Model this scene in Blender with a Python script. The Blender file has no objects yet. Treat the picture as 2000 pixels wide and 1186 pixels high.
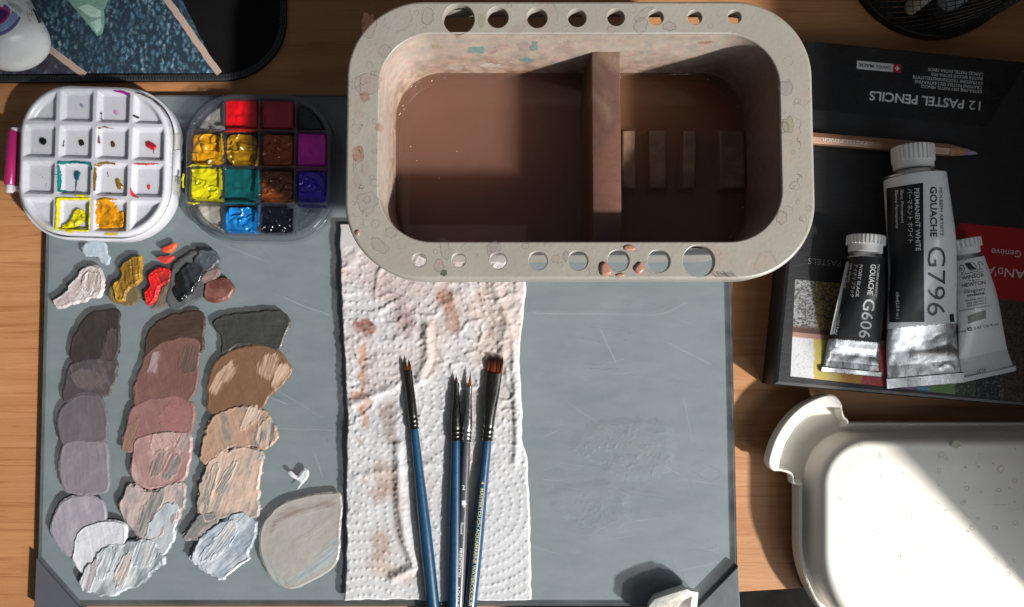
import bpy, bmesh, math, random
import numpy as np
from mathutils import Vector
from mathutils.geometry import delaunay_2d_cdt

# ------------------------------------------------------------------ camera, light
S = 0.00032                    # metres per unit; one unit = one photograph pixel at desk level
F = 1444.0                     # focal length in the same units
TH = math.radians(3.4)         # slight tilt of the hand-held camera
H = F * math.cos(TH); CAMY = -F * math.sin(TH)
scene = bpy.context.scene
col = scene.collection
cam = bpy.data.objects.new('camera', bpy.data.cameras.new('camera')); col.objects.link(cam)
cam.location = (0, CAMY * S, H * S); cam.rotation_euler = (TH, 0, 0)
cam.data.sensor_width = 36; cam.data.lens = F / 2000 * 36
cam.data.clip_start = 0.01; cam.data.clip_end = 50
scene.camera = cam
scene.render.resolution_x = 1024; scene.render.resolution_y = 607
scene.view_settings.view_transform = 'Standard'; scene.view_settings.look = 'None'
scene.view_settings.exposure = 0.0; scene.view_settings.gamma = 1
scene.render.engine = 'CYCLES'
scene.cycles.max_bounces = 10; scene.cycles.transparent_max_bounces = 16
scene.cycles.volume_bounces = 6
scene.cycles.caustics_reflective = False; scene.cycles.caustics_refractive = False
scene.cycles.use_denoising = True

w = bpy.data.worlds.new('World'); scene.world = w; w.use_nodes = True
w.node_tree.nodes['Background'].inputs[0].default_value = (0.95, 1.0, 1.08, 1)
w.node_tree.nodes['Background'].inputs[1].default_value = 0.095

LDIR = Vector((1.20, -0.84, 1.0)).normalized()          # from the desk towards the low sun in the window
LDIST = 8.0
LPOS = LDIR * LDIST
l = bpy.data.lights.new('sunbeam', 'SPOT'); lo = bpy.data.objects.new('sunbeam', l); col.objects.link(lo)
l.energy = 6.6 * 4 * math.pi * LDIST ** 2; l.color = (1.0, 0.96, 0.91)
l.shadow_soft_size = 0.20; l.spot_size = math.radians(22); l.spot_blend = 0.2
lo.location = LPOS; lo.rotation_euler = (-LDIR).to_track_quat('-Z', 'Y').to_euler()
a = bpy.data.lights.new('window_light', 'AREA'); ao = bpy.data.objects.new('window_light', a); col.objects.link(ao)
a.shape = 'RECTANGLE'; a.size = 0.9; a.size_y = 0.7; a.energy = 9.5; a.color = (0.92, 0.97, 1.0)
ao.location = (0.85, -0.60, 0.80)
ao.rotation_euler = (Vector((0.1, -0.05, 0)) - ao.location).to_track_quat('-Z', 'Y').to_euler()

# ------------------------------------------------------------------ helpers
def U(px, py, z=0.0):
    """photograph pixel -> point (units) at height z"""
    px = np.asarray(px, float); py = np.asarray(py, float); z = np.asarray(z, float)
    dz = (593 - py) * math.sin(TH) - F * math.cos(TH)
    t = (H - z) / (-dz)
    x = t * (px - 1000); y = CAMY + t * ((593 - py) * math.cos(TH) + F * math.sin(TH))
    x, y, z = np.broadcast_arrays(x, y, z)
    return np.stack([x, y, z], -1)

def lin(r, g, b):
    f = lambda c: ((c / 255 + 0.055) / 1.055) ** 2.4 if c > 10 else c / 255 / 12.92
    return np.array([f(r), f(g), f(b)])
def A(r, g, b, k=1.45):
    """base colour of a sunlit surface that reads (r,g,b) in the photograph"""
    return tuple(np.clip(lin(r, g, b) / k, 0.002, 0.85))

def vn(x, y, seed=0):
    r = np.random.RandomState(seed).rand(256, 256)
    x = np.asarray(x, float); y = np.asarray(y, float)
    i = np.floor(x).astype(int); j = np.floor(y).astype(int)
    u = x - i; v = y - j; u = u * u * (3 - 2 * u); v = v * v * (3 - 2 * v)
    g = lambda a, b: r[a % 256, b % 256]
    return (g(i, j) * (1 - u) + g(i + 1, j) * u) * (1 - v) + (g(i, j + 1) * (1 - u) + g(i + 1, j + 1) * u) * v
def fbm(x, y, seed=0, o=4):
    s = 0; amp = 0.5; t = 0
    for k in range(o):
        s = s + amp * vn(x * 2 ** k + 17 * k, y * 2 ** k + 31 * k, seed + k); t += amp; amp *= 0.5
    return s / t
def sstep(a, b, x):
    t = np.clip((x - a) / (b - a), 0, 1); return t * t * (3 - 2 * t)

class MB:
    """collects geometry, then links it as ONE mesh object"""
    def __init__(s): s.v = []; s.f = []; s.m = []; s.c = []; s.n = 0
    def add(s, verts, faces, mi=0, cols=None):
        verts = np.asarray(verts, float).reshape(-1, 3)
        s.v.append(verts)
        for f in faces: s.f.append([int(i) + s.n for i in f]); s.m.append(mi)
        s.c.append(np.ones((len(verts), 3)) if cols is None else np.broadcast_to(np.asarray(cols, float), (len(verts), 3)))
        s.n += len(verts); return s
    def loft(s, loops, mi=0, closed=True, cols=None):
        k = len(loops[0]); V = np.concatenate(loops); fs = []
        for j in range(len(loops) - 1):
            for i in range(k if closed else k - 1):
                a, b = j * k + i, j * k + (i + 1) % k
                fs.append((a, b, b + k, a + k))
        return s.add(V, fs, mi, cols)
    def cap(s, loop, holes=(), mi=0, flip=False):
        pts = [Vector((p[0], p[1])) for p in loop]; z = loop[0][2]; faces = [list(range(len(loop)))]
        for h in holes:
            h = list(h)[::-1]; n0 = len(pts); pts += [Vector((p[0], p[1])) for p in h]; faces.append(list(range(n0, n0 + len(h))))
        r = delaunay_2d_cdt(pts, [], faces, 1, 1e-6)
        tri = [tuple(f) for f in r[2]]
        if holes:
            V = np.array([(p.x, p.y) for p in r[0]]); c = np.array([V[list(f)].mean(0) for f in tri]); k = np.zeros(len(c), bool)
            for h in holes: k |= sd_poly(np.asarray(h)[:, :2])(c[:, 0], c[:, 1]) < 0
            tri = [f for f, q in zip(tri, k) if not q]
        fs = [f[::-1] if flip else f for f in tri]
        return s.add([(p.x, p.y, z) for p in r[0]], fs, mi)
    def grid(s, P, mi=0, cols=None):
        n, m = P.shape[:2]
        idx = np.arange(n * m).reshape(n, m)
        fs = np.stack([idx[:-1, :-1], idx[:-1, 1:], idx[1:, 1:], idx[1:, :-1]], -1).reshape(-1, 4)
        return s.add(P.reshape(-1, 3), fs.tolist(), mi, None if cols is None else np.asarray(cols).reshape(-1, 3))
    def box(s, x0, x1, y0, y1, z0, z1, mi=0, b=0.0):
        if b:
            L = lambda d, z: np.array([(x0 + d, y0 + d, z), (x1 - d, y0 + d, z), (x1 - d, y1 - d, z), (x0 + d, y1 - d, z)])
            lp = [L(0, z0), L(0, z1 - b), L(b * .3, z1 - b * .3), L(b, z1)]
            s.loft(lp, mi); s.add(lp[-1], [(0, 1, 2, 3)], mi); s.add(lp[0], [(3, 2, 1, 0)], mi); return s
        v = [(x, y, z) for z in (z0, z1) for y in (y0, y1) for x in (x0, x1)]
        return s.add(v, [(0, 2, 3, 1), (4, 5, 7, 6), (0, 1, 5, 4), (1, 3, 7, 5), (3, 2, 6, 7), (2, 0, 4, 6)], mi)
    def prism(s, loop, z0, z1, mi=0, b=0.0, side=None):
        """loop: Nx2 counter-clockwise outline in units"""
        loop = np.asarray(loop, float)[:, :2]
        Z = lambda L, z: np.c_[L, np.full(len(L), z)]
        top = inset(loop, b) if b else loop
        lp = [Z(loop, z0), Z(loop, z1 - b)] + ([Z(inset(loop, b * .3), z1 - b * .3), Z(top, z1)] if b else [])
        if not b: lp = [Z(loop, z0), Z(loop, z1)]
        s.loft(lp, mi if side is None else side); s.cap(Z(top, z1), (), mi); s.cap(Z(loop, z0), (), mi, True); return s
    def sweep(s, C, lat, rx, rz, n=24, mi=0, caps=True, mod=None, up=(0, 0, 1)):
        C = np.asarray(C, float); k = len(C); up = np.asarray(up, float)
        rx = np.broadcast_to(np.asarray(rx, float), k); rz = np.broadcast_to(np.asarray(rz, float), k)
        an = np.arange(n) / n * 2 * math.pi; q = np.ones(n) if mod is None else mod(an)
        lat = np.asarray(lat, float)
        L = [C[i] + np.outer(np.cos(an) * q, lat) * rx[i] + np.outer(np.sin(an) * q, up) * rz[i] for i in range(k)]
        s.loft(L, mi)
        if caps:
            s.add(L[0], [tuple(range(n))[::-1]], mi); s.add(L[-1], [tuple(range(n))], mi)
        return s
    def build(s, name, mats, parent=None, smooth=35, origin=None, kind=None):
        V = np.concatenate(s.v)
        if parent is not None: org = np.array(parent['_o'][:])
        elif origin is not None: org = np.asarray(origin, float)
        else:
            org = (V.min(0) + V.max(0)) / 2; org[2] = V[:, 2].min()
        me = bpy.data.meshes.new(name)
        me.from_pydata(((V - org) * S).tolist(), [], s.f)
        for m in (mats if isinstance(mats, (list, tuple)) else [mats]): me.materials.append(m)
        me.polygons.foreach_set('material_index', s.m)
        me.polygons.foreach_set('use_smooth', [bool(smooth)] * len(s.f))
        ca = me.color_attributes.new('Col', 'FLOAT_COLOR', 'POINT')
        C = np.concatenate(s.c); ca.data.foreach_set('color', np.c_[C, np.ones(len(C))].astype(np.float32).ravel())
        me.update()
        if smooth: me.set_sharp_from_angle(angle=math.radians(smooth))
        o = bpy.data.objects.new(name, me); col.objects.link(o)
        o['_o'] = [float(q) for q in org]
        if parent is not None: o.parent = parent
        else: o.location = org * S
        if kind: o['kind'] = kind
        return o

def tag(o, label, cat, group=None):
    o['label'] = label; o['category'] = cat
    if group: o['group'] = group
    return o
def thing(name, label, cat, at, group=None):
    o = bpy.data.objects.new(name, None); col.objects.link(o); at = np.asarray(at, float)
    o.location = at * S; o['_o'] = [float(q) for q in at]; o.empty_display_size = 0.01
    return tag(o, label, cat, group)

def inset(L, d):
    L = np.asarray(L, float); p = np.roll(L, 1, 0); n = np.roll(L, -1, 0)
    e1 = L - p; e2 = n - L
    e1 /= np.linalg.norm(e1, axis=1)[:, None] + 1e-9; e2 /= np.linalg.norm(e2, axis=1)[:, None] + 1e-9
    n1 = np.c_[-e1[:, 1], e1[:, 0]]; n2 = np.c_[-e2[:, 1], e2[:, 0]]
    m = n1 + n2; m /= (1 + (n1 * n2).sum(1))[:, None].clip(0.3)
    return L + m * d
def rr(x0, x1, y0, y1, r, n=14):
    P = []
    for cx, cy, a0 in ((x1 - r, y0 + r, -90), (x1 - r, y1 - r, 0), (x0 + r, y1 - r, 90), (x0 + r, y0 + r, 180)):
        for i in range(n + 1):
            t = math.radians(a0 + 90 * i / n); P.append((cx + r * math.cos(t), cy + r * math.sin(t)))
    return np.array(P)
def Z(L, z): L = np.asarray(L, float)[:, :2]; return np.c_[L, np.full(len(L), float(z))]
def circ(cx, cy, r, n=32):
    t = np.arange(n) / n * 2 * math.pi; return np.c_[cx + r * np.cos(t), cy + r * np.sin(t)]
def smooth_loop(P, k=6):
    P = np.asarray(P, float); n = len(P); out = []
    for i in range(n):
        a, b, c, d = P[i - 1], P[i], P[(i + 1) % n], P[(i + 2) % n]
        for j in range(k):
            t = j / k; out.append(.5 * (2 * b + (c - a) * t + (2 * a - 5 * b + 4 * c - d) * t * t + (-a + 3 * b - 3 * c + d) * t ** 3))
    return np.array(out)
def ccw(L):
    L = np.asarray(L, float); x, y = L[:, 0], L[:, 1]
    return L if (x * np.roll(y, -1) - y * np.roll(x, -1)).sum() > 0 else L[::-1]

def sd_poly(L):
    L = np.asarray(L, float)
    def f(X, Y):
        d = np.full(X.shape, 1e9); ins = np.zeros(X.shape, bool)
        for i in range(len(L)):
            a = L[i - 1]; b = L[i]; e = b - a; q = (e * e).sum() + 1e-9
            t = np.clip(((X - a[0]) * e[0] + (Y - a[1]) * e[1]) / q, 0, 1)
            d = np.minimum(d, (X - a[0] - t * e[0]) ** 2 + (Y - a[1] - t * e[1]) ** 2)
            c = (a[1] > Y) != (b[1] > Y)
            if abs(e[1]) > 1e-9: ins ^= c & (X < e[0] * (Y - a[1]) / e[1] + a[0])
        d = np.sqrt(d); return np.where(ins, -d, d)
    return f
def sd_line(P, wd):
    P = np.asarray(P, float); wd = np.broadcast_to(np.asarray(wd, float), len(P))
    def f(X, Y):
        d = np.full(X.shape, 1e9)
        for i in range(len(P) - 1):
            a = P[i]; e = P[i + 1] - a; q = (e * e).sum() + 1e-9
            t = np.clip(((X - a[0]) * e[0] + (Y - a[1]) * e[1]) / q, 0, 1)
            d = np.minimum(d, np.hypot(X - a[0] - t * e[0], Y - a[1] - t * e[1]) - (wd[i] + t * (wd[i + 1] - wd[i])))
        return d
    return f
def sd_rr(cx, cy, hx, hy, r, rot=0.0):
    c, s_ = math.cos(rot), math.sin(rot)
    def f(X, Y):
        x = (X - cx) * c + (Y - cy) * s_; y = -(X - cx) * s_ + (Y - cy) * c
        qx = np.abs(x) - hx + r; qy = np.abs(y) - hy + r
        return np.hypot(np.maximum(qx, 0), np.maximum(qy, 0)) + np.minimum(np.maximum(qx, qy), 0) - r
    return f

def field(mb, bbox, cell, sdf, zf, zbase, cf=None, mi=0, skirt=None, plane=None):
    """relief patch laid on height zbase: outline sdf<0 (photograph pixels), zf(X,Y,depth) = height above zbase"""
    x0, x1, y0, y1 = bbox
    nx = max(3, int((x1 - x0) / cell) + 1); ny = max(3, int((y1 - y0) / cell) + 1)
    X, Y = np.meshgrid(np.linspace(x0, x1, nx), np.linspace(y0, y1, ny))
    cx = (x1 - x0) / (nx - 1); cy = (y1 - y0) / (ny - 1)
    sd = sdf(X, Y)
    gy, gx = np.gradient(sd, cy, cx); g = np.hypot(gx, gy) + 1e-6
    mv = (sd > 0) & (sd < 1.5 * cell)
    near = (sd <= 0) & (sd > -0.3 * cell)
    k = np.where(mv | near, sd / g, 0)
    X = X - gx / g * k; Y = Y - gy / g * k
    dep = np.where(mv | near, 0, -sd)
    ok = dep >= 0
    idx = np.arange(nx * ny).reshape(ny, nx)
    fs = np.stack([idx[1:, :-1], idx[1:, 1:], idx[:-1, 1:], idx[:-1, :-1]], -1).reshape(-1, 4)
    fs = fs[ok.ravel()[fs].all(1)]
    if len(fs) == 0: return
    Zv = zf(X, Y, np.maximum(dep, 0)) + np.zeros_like(X)
    P = U(X, Y, zbase if plane is None else plane).reshape(-1, 3); P[:, 2] = zbase + Zv.ravel()
    used, inv = np.unique(fs, return_inverse=True); fs = inv.reshape(-1, 4)
    P = P[used]; C = None
    if cf is not None: C = np.clip(np.asarray(cf(X, Y, np.maximum(dep, 0))).reshape(-1, 3)[used], 0, 1)
    F2 = fs.tolist()
    if skirt is not None:
        e = np.concatenate([fs[:, [i, (i + 1) % 4]] for i in range(4)])
        key = np.sort(e, 1); kk = key[:, 0].astype(np.int64) * (len(P) + 1) + key[:, 1]
        u, ii, cn = np.unique(kk, return_index=True, return_counts=True)
        be = e[ii[cn == 1]]; bv, binv = np.unique(be, return_inverse=True); be2 = binv.reshape(-1, 2)
        low = P[bv].copy(); low[:, 2] = skirt; n0 = len(P)
        F2 += [(int(be[i, 1]), int(be[i, 0]), int(n0 + be2[i, 0]), int(n0 + be2[i, 1])) for i in range(len(be))]
        P = np.concatenate([P, low])
        if C is not None: C = np.concatenate([C, C[bv]])
    mb.add(P, F2, mi, C)

# -- surfaces on which print and lettering lie
def drape(px, py, surf, off=0.5):
    z = np.full(np.shape(px), 60.0)
    for _ in range(26):
        p = U(px, py, z); z = .5 * z + .5 * surf(p[..., 0], p[..., 1])
    p = U(px, py, z + off); return p
def flat(z): return lambda x, y: np.full(np.shape(x), float(z))

_txt = {}
def text_geo(body, bold=0.0, shear=0.0, slices=0):
    key = (body, bold, shear)
    if key in _txt: return _txt[key]
    cu = bpy.data.curves.new('lettering', 'FONT'); cu.body = body; cu.size = 1; cu.offset = bold; cu.shear = shear
    cu.resolution_u = 3; cu.fill_mode = 'FRONT'
    o = bpy.data.objects.new('lettering', cu); col.objects.link(o)
    dg = bpy.context.evaluated_depsgraph_get(); e = o.evaluated_get(dg); me = e.to_mesh()
    bm = bmesh.new(); bm.from_mesh(me)
    for yy in np.linspace(-0.2, 1.0, 13):
        bmesh.ops.bisect_plane(bm, geom=bm.verts[:] + bm.edges[:] + bm.faces[:], plane_co=(0, yy, 0), plane_no=(0, 1, 0))
    bm.verts.index_update()
    V = np.array([v.co[:2] for v in bm.verts]); Fc = [[v.index for v in f.verts] for f in bm.faces]
    bm.free(); e.to_mesh_clear(); bpy.data.objects.remove(o); bpy.data.curves.remove(cu)
    _txt[key] = (V, Fc); return V, Fc
def text(mb, body, p0, p1, cap, surf, mi=0, bold=0.0, shear=0.0, off=0.55):
    """writing whose baseline runs from p0 to p1 (photograph pixels), capitals `cap` tall"""
    V, Fc = text_geo(body, bold, shear)
    if not len(V): return
    x = V[:, 0]; wd = x.max() - x.min(); x = (x - x.min()) / wd; y = V[:, 1] / 0.72 * cap
    p0 = np.array(p0, float); p1 = np.array(p1, float); d = p1 - p0; u = d / np.linalg.norm(d); up = np.array([u[1], -u[0]])
    px = p0[0] + d[0] * x + up[0] * y; py = p0[1] + d[1] * x + up[1] * y
    mb.add(drape(px, py, surf, off), Fc, mi)
def quad(mb, c, surf, mi=0, n=8, m=8, off=0.3, cols=None):
    """printed field with corners c (photograph pixels, in order), laid on surf"""
    c = np.array(c, float); a = np.linspace(0, 1, n + 1)[:, None, None]; b = np.linspace(0, 1, m + 1)[None, :, None]
    P = (c[0] * (1 - b) + c[1] * b) * (1 - a) + (c[3] * (1 - b) + c[2] * b) * a
    mb.grid(drape(P[..., 0], P[..., 1], surf, off)[::-1], mi, cols)
def ribbon(mb, P, wd, surf, mi=0, off=0.4, closed=False):
    P = np.asarray(P, float)
    if closed: P = np.concatenate([P, P[:1]])
    t = np.gradient(P, axis=0); t /= np.linalg.norm(t, axis=1)[:, None] + 1e-9; nn = np.c_[-t[:, 1], t[:, 0]]
    wd = np.broadcast_to(np.asarray(wd, float), len(P))[:, None]
    Q = np.stack([P + nn * wd / 2, P - nn * wd / 2], 1)
    mb.grid(drape(Q[..., 0], Q[..., 1], surf, off), mi)

# ------------------------------------------------------------------ materials
def nodes(name):
    m = bpy.data.materials.new(name); m.use_nodes = True
    return m, m.node_tree.nodes, m.node_tree.links, m.node_tree.nodes['Principled BSDF']
def noise(N, L, feat, detail=4, stretch=(1, 1, 1), rough=0.55, dist=0.0, co='Object'):
    tc = N.new('ShaderNodeTexCoord'); mp = N.new('ShaderNodeMapping'); mp.inputs['Scale'].default_value = stretch
    L.new(tc.outputs[co], mp.inputs[0]); t = N.new('ShaderNodeTexNoise'); L.new(mp.outputs[0], t.inputs['Vector'])
    t.inputs['Scale'].default_value = 1 / (S * feat); t.inputs['Detail'].default_value = detail
    t.inputs['Roughness'].default_value = rough; t.inputs['Distortion'].default_value = dist
    return t
def ramp(N, L, src, stops):
    r = N.new('ShaderNodeValToRGB'); L.new(src, r.inputs[0]); e = r.color_ramp.elements
    while len(e) < len(stops): e.new(0.5)
    for k, (p, c) in zip(e, stops):
        k.position = p; k.color = (*c, 1) if hasattr(c, '__len__') else (c, c, c, 1)
    return r
def mix(N, L, fac, a, b, mode='MIX'):
    m = N.new('ShaderNodeMix'); m.data_type = 'RGBA'; m.blend_type = mode
    for i, q in ((0, fac), (6, a), (7, b)):
        if hasattr(q, 'is_linked'): L.new(q, m.inputs[i])
        else: m.inputs[i].default_value = q if i == 0 else (*q, 1)
    return m.outputs[2]
def math_(N, L, op, a, b=0.0, clamp=False):
    m = N.new('ShaderNodeMath'); m.operation = op; m.use_clamp = clamp
    for i, q in ((0, a), (1, b)):
        if hasattr(q, 'is_linked'): L.new(q, m.inputs[i])
        else: m.inputs[i].default_value = q
    return m.outputs[0]
def pmat(name, c=(.5, .5, .5), rough=.5, metal=0., attr=False, var=0.12, feat=60, bump=None, stretch=(1, 1, 1), coat=0., spec=.5, rv=0.12, sub=0.):
    m, N, L, P = nodes(name)
    n1 = noise(N, L, feat, 5, stretch)
    r = ramp(N, L, n1.outputs[0], [(0.25, 1 - var), (0.75, 1 + var)])
    if attr:
        at = N.new('ShaderNodeVertexColor'); at.layer_name = 'Col'; base = at.outputs[0]
    else: base = c
    L.new(mix(N, L, 1.0, base, r.outputs[0], 'MULTIPLY'), P.inputs['Base Color'])
    n2 = noise(N, L, feat * .35, 3, stretch)
    rr_ = ramp(N, L, n2.outputs[0], [(0.2, max(0, rough - rv)), (0.8, min(1, rough + rv))])
    L.new(rr_.outputs[0], P.inputs['Roughness'])
    P.inputs['Metallic'].default_value = metal; P.inputs['Specular IOR Level'].default_value = spec
    P.inputs['Coat Weight'].default_value = coat; P.inputs['Coat Roughness'].default_value = 0.08
    if sub:
        P.inputs['Subsurface Weight'].default_value = sub; P.inputs['Subsurface Radius'].default_value = (1, 1, 1); P.inputs['Subsurface Scale'].default_value = 0.004
    if bump:
        nb = noise(N, L, bump[0], 3, stretch); b = N.new('ShaderNodeBump'); b.inputs['Strength'].default_value = 1
        b.inputs['Distance'].default_value = bump[1] * S; L.new(nb.outputs[0], b.inputs['Height']); L.new(b.outputs[0], P.inputs['Normal'])
    return m
def clear_mat(name, tint=(.9, .93, .95), film=0.04, gloss=0.08, rough=0.06, filmcol=(.7, .75, .78), fres=1.45, filmnoise=None):
    """clear sheet: lets straight light through, mirrors a little, carries a thin milky film"""
    m, N, L, P = nodes(name); N.remove(P); out = N['Material Output']
    t = N.new('ShaderNodeBsdfTransparent'); t.inputs[0].default_value = (*tint, 1)
    d = N.new('ShaderNodeBsdfDiffuse'); d.inputs[0].default_value = (*filmcol, 1)
    g = N.new('ShaderNodeBsdfGlossy'); g.inputs['Roughness'].default_value = rough
    m1 = N.new('ShaderNodeMixShader'); m1.inputs[0].default_value = film
    if filmnoise:
        n = noise(N, L, filmnoise[0], 6, filmnoise[2], 0.65); r = ramp(N, L, n.outputs[0], [(0.35, film), (0.8, film + filmnoise[1])]); L.new(r.outputs[0], m1.inputs[0])
    L.new(t.outputs[0], m1.inputs[1]); L.new(d.outputs[0], m1.inputs[2])
    lw = N.new('ShaderNodeLayerWeight'); lw.inputs[0].default_value = .5; f0 = ((fres - 1) / (fres + 1)) ** 2
    f2 = math_(N, L, 'MULTIPLY_ADD', math_(N, L, 'POWER', lw.outputs['Facing'], 5.), 1 - f0); f2.node.inputs[2].default_value = f0 + gloss * .3
    m2 = N.new('ShaderNodeMixShader'); L.new(f2, m2.inputs[0]); L.new(m1.outputs[0], m2.inputs[1]); L.new(g.outputs[0], m2.inputs[2])
    L.new(m2.outputs[0], out.inputs[0]); return m

def wood_mat():
    m, N, L, P = nodes('desk_wood')
    big = noise(N, L, 420, 3, (0.12, 1, 1), 0.5, 0.6)
    fine = noise(N, L, 26, 6, (0.05, 1, 1), 0.7, 0.3)
    pore = noise(N, L, 5, 3, (0.09, 1, 1), 0.6)
    base = ramp(N, L, fine.outputs[0], [(0.25, A(184, 124, 80)), (0.5, A(204, 147, 99)), (0.75, A(216, 163, 115))])
    c = mix(N, L, 1.0, base.outputs[0], ramp(N, L, big.outputs[0], [(0.3, (.84, .80, .76)), (0.7, (1.08, 1.06, 1.04))]).outputs[0], 'MULTIPLY')
    c = mix(N, L, 1.0, c, ramp(N, L, pore.outputs[0], [(0.28, (.86, .83, .80)), (0.44, (1, 1, 1))]).outputs[0], 'MULTIPLY')
    # occasional long dark grain lines
    ln = noise(N, L, 60, 4, (0.035, 1, 1), 0.5, 0.8)
    k = ramp(N, L, ln.outputs[0], [(0.495, (1, 1, 1)), (0.507, (.76, .68, .62)), (0.519, (1, 1, 1))])
    c = mix(N, L, 1.0, c, k.outputs[0], 'MULTIPLY')
    L.new(c, P.inputs['Base Color'])
    L.new(ramp(N, L, fine.outputs[0], [(0.2, .36), (0.8, .52)]).outputs[0], P.inputs['Roughness']); P.inputs['Specular IOR Level'].default_value = 0.35
    b = N.new('ShaderNodeBump'); b.inputs['Distance'].default_value = 0.6 * S; L.new(pore.outputs[0], b.inputs['Height']); L.new(b.outputs[0], P.inputs['Normal'])
    return m
# ------------------------------------------------------------------ desk, floor, added shade slabs
WOOD = wood_mat()
ea = U(1440, 1158); eb = U(1570, 1150)
sl = (eb[1] - ea[1]) / (eb[0] - ea[0]); fy = lambda x: ea[1] + sl * (x - ea[0])
mb = MB(); mb.prism([(-1700, fy(-1700)), (3200, fy(3200)), (3200, 1500), (-1700, 1500)], -80, 0, b=5)
o = mb.build('desk', WOOD, smooth=30, origin=(0, 0, 0)); o['kind'] = 'structure'; o['label'] = 'brown wood grained desk top'
mb = MB(); mb.box(-6000, 7000, -6000, 5000, -2360, -2300)
o = mb.build('floor', pmat('dark_floor', (.006, .006, .006), .8, feat=300, spec=.1)); o['kind'] = 'structure'

LU = np.array(LPOS[:]) / S
def to_x(px, py, z, X0):
    """where the ray from a point on the desk to the sun meets the plane x = X0"""
    p = U(px, py, z); d = LU - p; t = (X0 - p[0]) / d[0]; return p + d * t
# unseen slabs added to cast shade on the desk's upper right and upper left
SLAB = pmat('slab_grey', (.35, .33, .31), .9, feat=80)
def shade_slab(name, pts, X0, zend, th):
    q = np.array([to_x(*p, X0)[1:] for p in pts]); L2 = ccw(np.concatenate([q, [(q[-1, 0], zend), (q[0, 0], zend)]]))
    mb = MB(); mb.loft([np.c_[np.full(len(L2), float(x)), L2] for x in (X0, X0 + th)])
    r = delaunay_2d_cdt([Vector(p) for p in L2], [], [list(range(len(L2)))], 1, 1e-6)
    for x in (X0, X0 + th): mb.add([(x, p.x, p.y) for p in r[0]], [tuple(f) for f in r[2]])
    o = mb.build(name, SLAB, smooth=0); o['kind'] = 'structure'
shade_slab('right_shade_slab', [(1588, -700, 66), (1588, 560, 66), (1589, 655, 66), (1595, 690, 66), (1612, 712, 66), (1700, 830, 96), (2020, 1170, 96), (2700, 1900, 96)], 1180., 0., 40)  # unseen, outline shaped to throw the diagonal shade edge over the lid
shade_slab('left_shade_slab', [(-1500, 1640, 0), (0, 190, 0), (220, -20, 0), (1400, -1150, 0)], 1900., 5000., 20)  # unseen, added for the soft shade at the upper left

# ------------------------------------------------------------------ glass palette
BK, GT = 6.0, 17.0              # backing top, glass top
pc = [(96, 186), (72, 1184), (1442, 1184), (1421, 186)]
pw = ccw(np.array([U(*q, GT)[:2] for q in pc]))
pal = thing('glass_palette', 'large grey glass palette with dark plastic corners under the paint swatches', 'palette', (0, 0, 0))
mb = MB(); mb.prism(pw, 0, BK)
mb.build('backing', pmat('palette_grey', A(126, 141, 145, 1.40), .55, var=.05, feat=240), pal, smooth=0)
mb = MB(); lo2 = inset(pw, 0); hi2 = inset(pw, 14)
mb.loft([Z(lo2, BK + .3), Z(lo2, GT - 1.2)], 1); mb.loft([Z(lo2, GT - 1.2), Z(hi2, GT)], 0); mb.cap(Z(hi2, GT), (), 0)
GLASS = clear_mat('palette_glass', (.955, .96, .965), 0.05, 0.03, 0.09, (.64, .67, .70), 1.5, (70, .10, (.6, 1.4, 1)))
mb.build('glass_sheet', [GLASS, pmat('glass_edge', (.035, .05, .05), .2, var=.2)], pal, smooth=0)
DPL = pmat('dark_plastic', A(92, 94, 101), .42, var=.06, bump=(3, .15))
for tri in ([(70, 1092), (158, 1192), (66, 1192)], [(1442, 1106), (1446, 1192), (1358, 1192)]):
    mb = MB(); t3 = ccw(np.array([U(*q, 23)[:2] for q in tri])); mb.prism(t3, 0, 23, b=1.5); mb.build('corner_protector', DPL, pal, smooth=0)
# old film of dried paint, crackled, on the right half of the glass
PFILM = pmat('dried_film', attr=True, rough=.5, var=.08, feat=12)
def see_through(m, amt, feat=16):
    N, L = m.node_tree.nodes, m.node_tree.links; P = N['Principled BSDF']; t = N.new('ShaderNodeBsdfTransparent'); mx = N.new('ShaderNodeMixShader')
    r = ramp(N, L, noise(N, L, feat, 4).outputs[0], [(.3, amt * .4), (.7, amt)]); L.new(r.outputs[0], mx.inputs[0]); L.new(t.outputs[0], mx.inputs[1]); L.new(P.outputs[0], mx.inputs[2]); L.new(mx.outputs[0], N['Material Output'].inputs[0]); return m
see_through(PFILM, .2)
for pts_, sd_, hh in (([(1150, 850), (1200, 826), (1300, 828), (1318, 850), (1322, 905), (1300, 930), (1230, 938), (1165, 905), (1120, 880)], 5, 1.7),
                      ([(1090, 965), (1150, 950), (1225, 960), (1232, 1010), (1215, 1040), (1150, 1030), (1090, 1000)], 9, 1.2)):
    mb = MB(); P_ = smooth_loop(pts_); f0 = sd_poly(P_)
    sf = lambda X, Y, f0=f0, s=sd_: f0(X, Y) + (fbm(X / 9, Y / 5, s, 3) - .5) * 26
    def zf(X, Y, d, s=sd_, hh=hh):
        g = fbm(X / 4.5, Y / 3.6, s, 2); return .1 + np.minimum(d / 14, 1) * sstep(.45, .8, g) * hh * sstep(.42, .66, fbm(X / 22, Y / 11, s + 4, 3))
    cf = lambda X, Y, d, s=sd_: (np.array(A(172, 187, 190))[None, None] * (0.92 + .16 * fbm(X / 6, Y / 4, s + 7, 3))[..., None])
    field(mb, (P_[:, 0].min() - 6, P_[:, 0].max() + 6, P_[:, 1].min() - 6, P_[:, 1].max() + 6), 1.3, sf, zf, GT, cf, 0, GT + .1)
    mb.build('dried_paint_film', PFILM, pal, smooth=70)

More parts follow.
